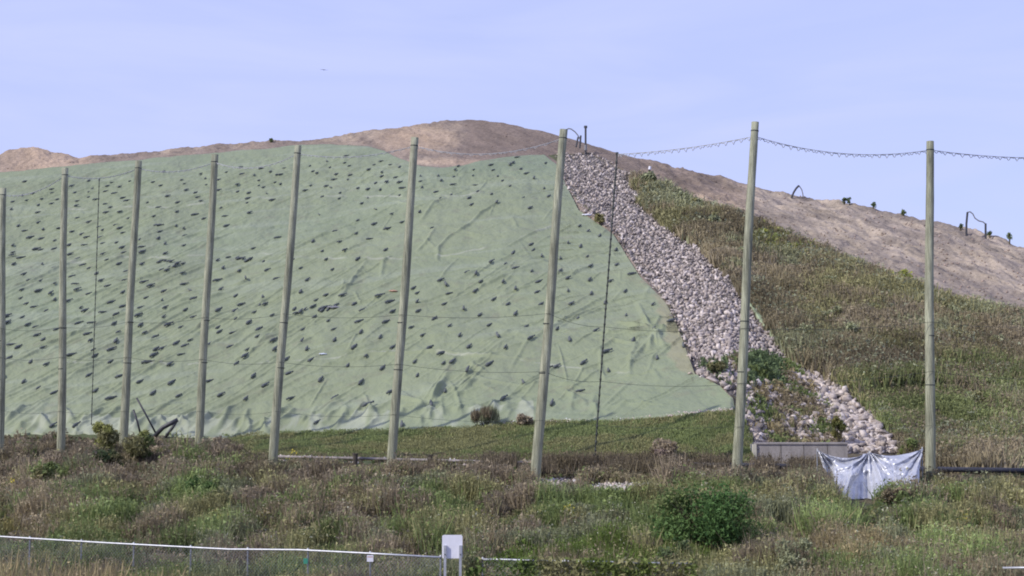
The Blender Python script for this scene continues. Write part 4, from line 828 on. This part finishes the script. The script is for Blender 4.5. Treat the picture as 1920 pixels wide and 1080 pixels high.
# vines over the right fence
nvn = 5200; vu = RNG.uniform(872, 1305, nvn); vy = np.interp(vu, [848, 1300], [39.6, 37.2]) + RNG.normal(0, .12, nvn); vt = np.interp(vu, [870, 905, 1300], [1052, 1052, 1057])
hump = 2 + 6 * vnoise(vu * .05, vu * 0, 3)
a_, e_ = ray(vu, vt + RNG.random(nvn) ** 1.3 * 45 - hump); LX = a_ * vy; LZ = e_ * vy
s = .085 * RNG.uniform(.5, 1.3, nvn); o = RNG.normal(size=(nvn, 3, 3)); o /= np.linalg.norm(o, axis=2)[:, :, None]
LV = np.stack([LX, vy, LZ], 1)[:, None] + o * s[:, None, None]
cc = patchy(LX, LZ * 2, [C3(.15, .19, .055), C3(.12, .17, .05), OLIVE * 1.3], 610, .8) * RNG.uniform(.7, 1.3, (nvn, 1))
keepv = RNG.random(nvn) < np.where((vu > 900) & (vu < 975), .25, 1)
LV = LV[keepv]; cc = cc[keepv]
tag(mk('vines', LV.reshape(-1, 3), np.arange(len(LV) * 3).reshape(-1, 3), M['leaf'], col=np.repeat(cc, 3, 0)), 'bright yellow green vines climbing over the fence right of the sign', 'vines', None, 'stuff')
# white sign board on two posts
Yk = fy(848) - .5; tl = at(829, 1003, Yk); br = at(867, 1047, Yk); cx = (tl.x + br.x) / 2; g_ = float(gz(cx, Yk))
root = empty('sign', (cx, Yk, g_), 'blank white rectangular sign board on two thin posts', 'sign'); w_ = (br.x - tl.x) / 2; z0 = br.z - g_; z1 = tl.z - g_
import bmesh
bm = bmesh.new(); r_ = .05; pts_ = []
for (sx, sz_, a0) in ((1, 1, 0), (-1, 1, 90), (-1, -1, 180), (1, -1, 270)):
    for k in range(5):
        a = math.radians(a0 + k * 22.5); pts_.append((sx * (w_ - r_) + r_ * math.cos(a), (z0 + z1) / 2 + sz_ * ((z1 - z0) / 2 - r_) + r_ * math.sin(a)))
n_ = len(pts_); V = [(x, 0, z) for x, z in pts_] + [(x, .012, z) for x, z in pts_]; F = [tuple(range(n_)), tuple(range(n_, 2 * n_))[::-1]] + [(i, i + n_, (i + 1) % n_ + n_, (i + 1) % n_) for i in range(n_)]
mk('board', V, F, M['white'], parent=root); bm.free()
for sx in (-.195, .225):
    V, F = box(sx - .035, sx + .035, -.07, -.003, -.3, z0 + (z1 - z0) * .56); mk('leg', V, F, M['galv'], parent=root)
    V, F = box(sx - .012, sx + .012, -.085, -.072, z0 + .1, z0 + .13); mk('bolt', V, F, M['steel'], parent=root)
# small notices on the fence
for (u_, v_, ww, hh, mt, nm, lab) in [(694, 1047, 12, 12, 'white', 'notice', 'small white square notice hanging on the chain link fence'), (573, 1052, 8, 10, 'teal', 'tag', 'small teal green tag hanging on the chain link fence')]:
    c0 = at(u_, v_, fy(u_) - .06); k_ = c0.y / FPX / 2; V, F = box(-ww * k_, ww * k_, -.006, .006, -hh * k_, hh * k_); o = mk(nm, V, F, M[mt], loc=c0); tag(o, lab, 'sign')
    if nm == 'notice':
        m_ = .018
        V, F = box(-ww * k_ + m_, ww * k_ - m_, -.009, -.0062, hh * k_ * .35, hh * k_ * .6); mk('faded_stripe', V, F, M['red'], parent=o)
# scraps on the tarp, bird
def scrap(u_, v_, s_, mat, lab):
    p = on_tarp(u_, v_); v, f = icosphere(2); v = v * np.array([1.6, .6, .3]) * s_ + np.sin(v[:, [1, 2, 0]] * 7) * .12 * s_
    tag(mk('cloth_scrap', v, f, M[mat], loc=(p.x, p.y, p.z + .06), smooth=True), lab, 'scrap')
scrap(606, 668, .16, 'pale', 'small pale blue plastic scrap beside a sandbag on the green tarp'); scrap(738, 550, .2, 'red', 'faded orange scrap left of the sixth wooden pole on the green tarp')
scrap(628, 581, .33, 'greypipe', 'flat dark grey bundle among sandbags in the middle of the green tarp')
scrap(1100, 322, .25, 'white', 'white plastic scrap lying on the upper rocks') 
bp = at(607, 131, 90); V = [(-.28, 0, .03), (-.1, .05, .05), (0, .02, .0), (.12, .05, .02), (.34, 0, -.03), (0, -.12, 0), (0, .14, 0.01), (0, 0, -.05)]
F = [(0, 1, 2), (2, 3, 4), (2, 1, 5), (2, 5, 3), (5, 7, 2), (6, 2, 7), (1, 6, 2), (3, 2, 6)]
tag(mk('bird', V, F, M['feather'], loc=bp), 'tiny distant bird gliding in the sky left of the summit', 'bird')
print('bags', len(BAGS), 'objects', len(bpy.data.objects))
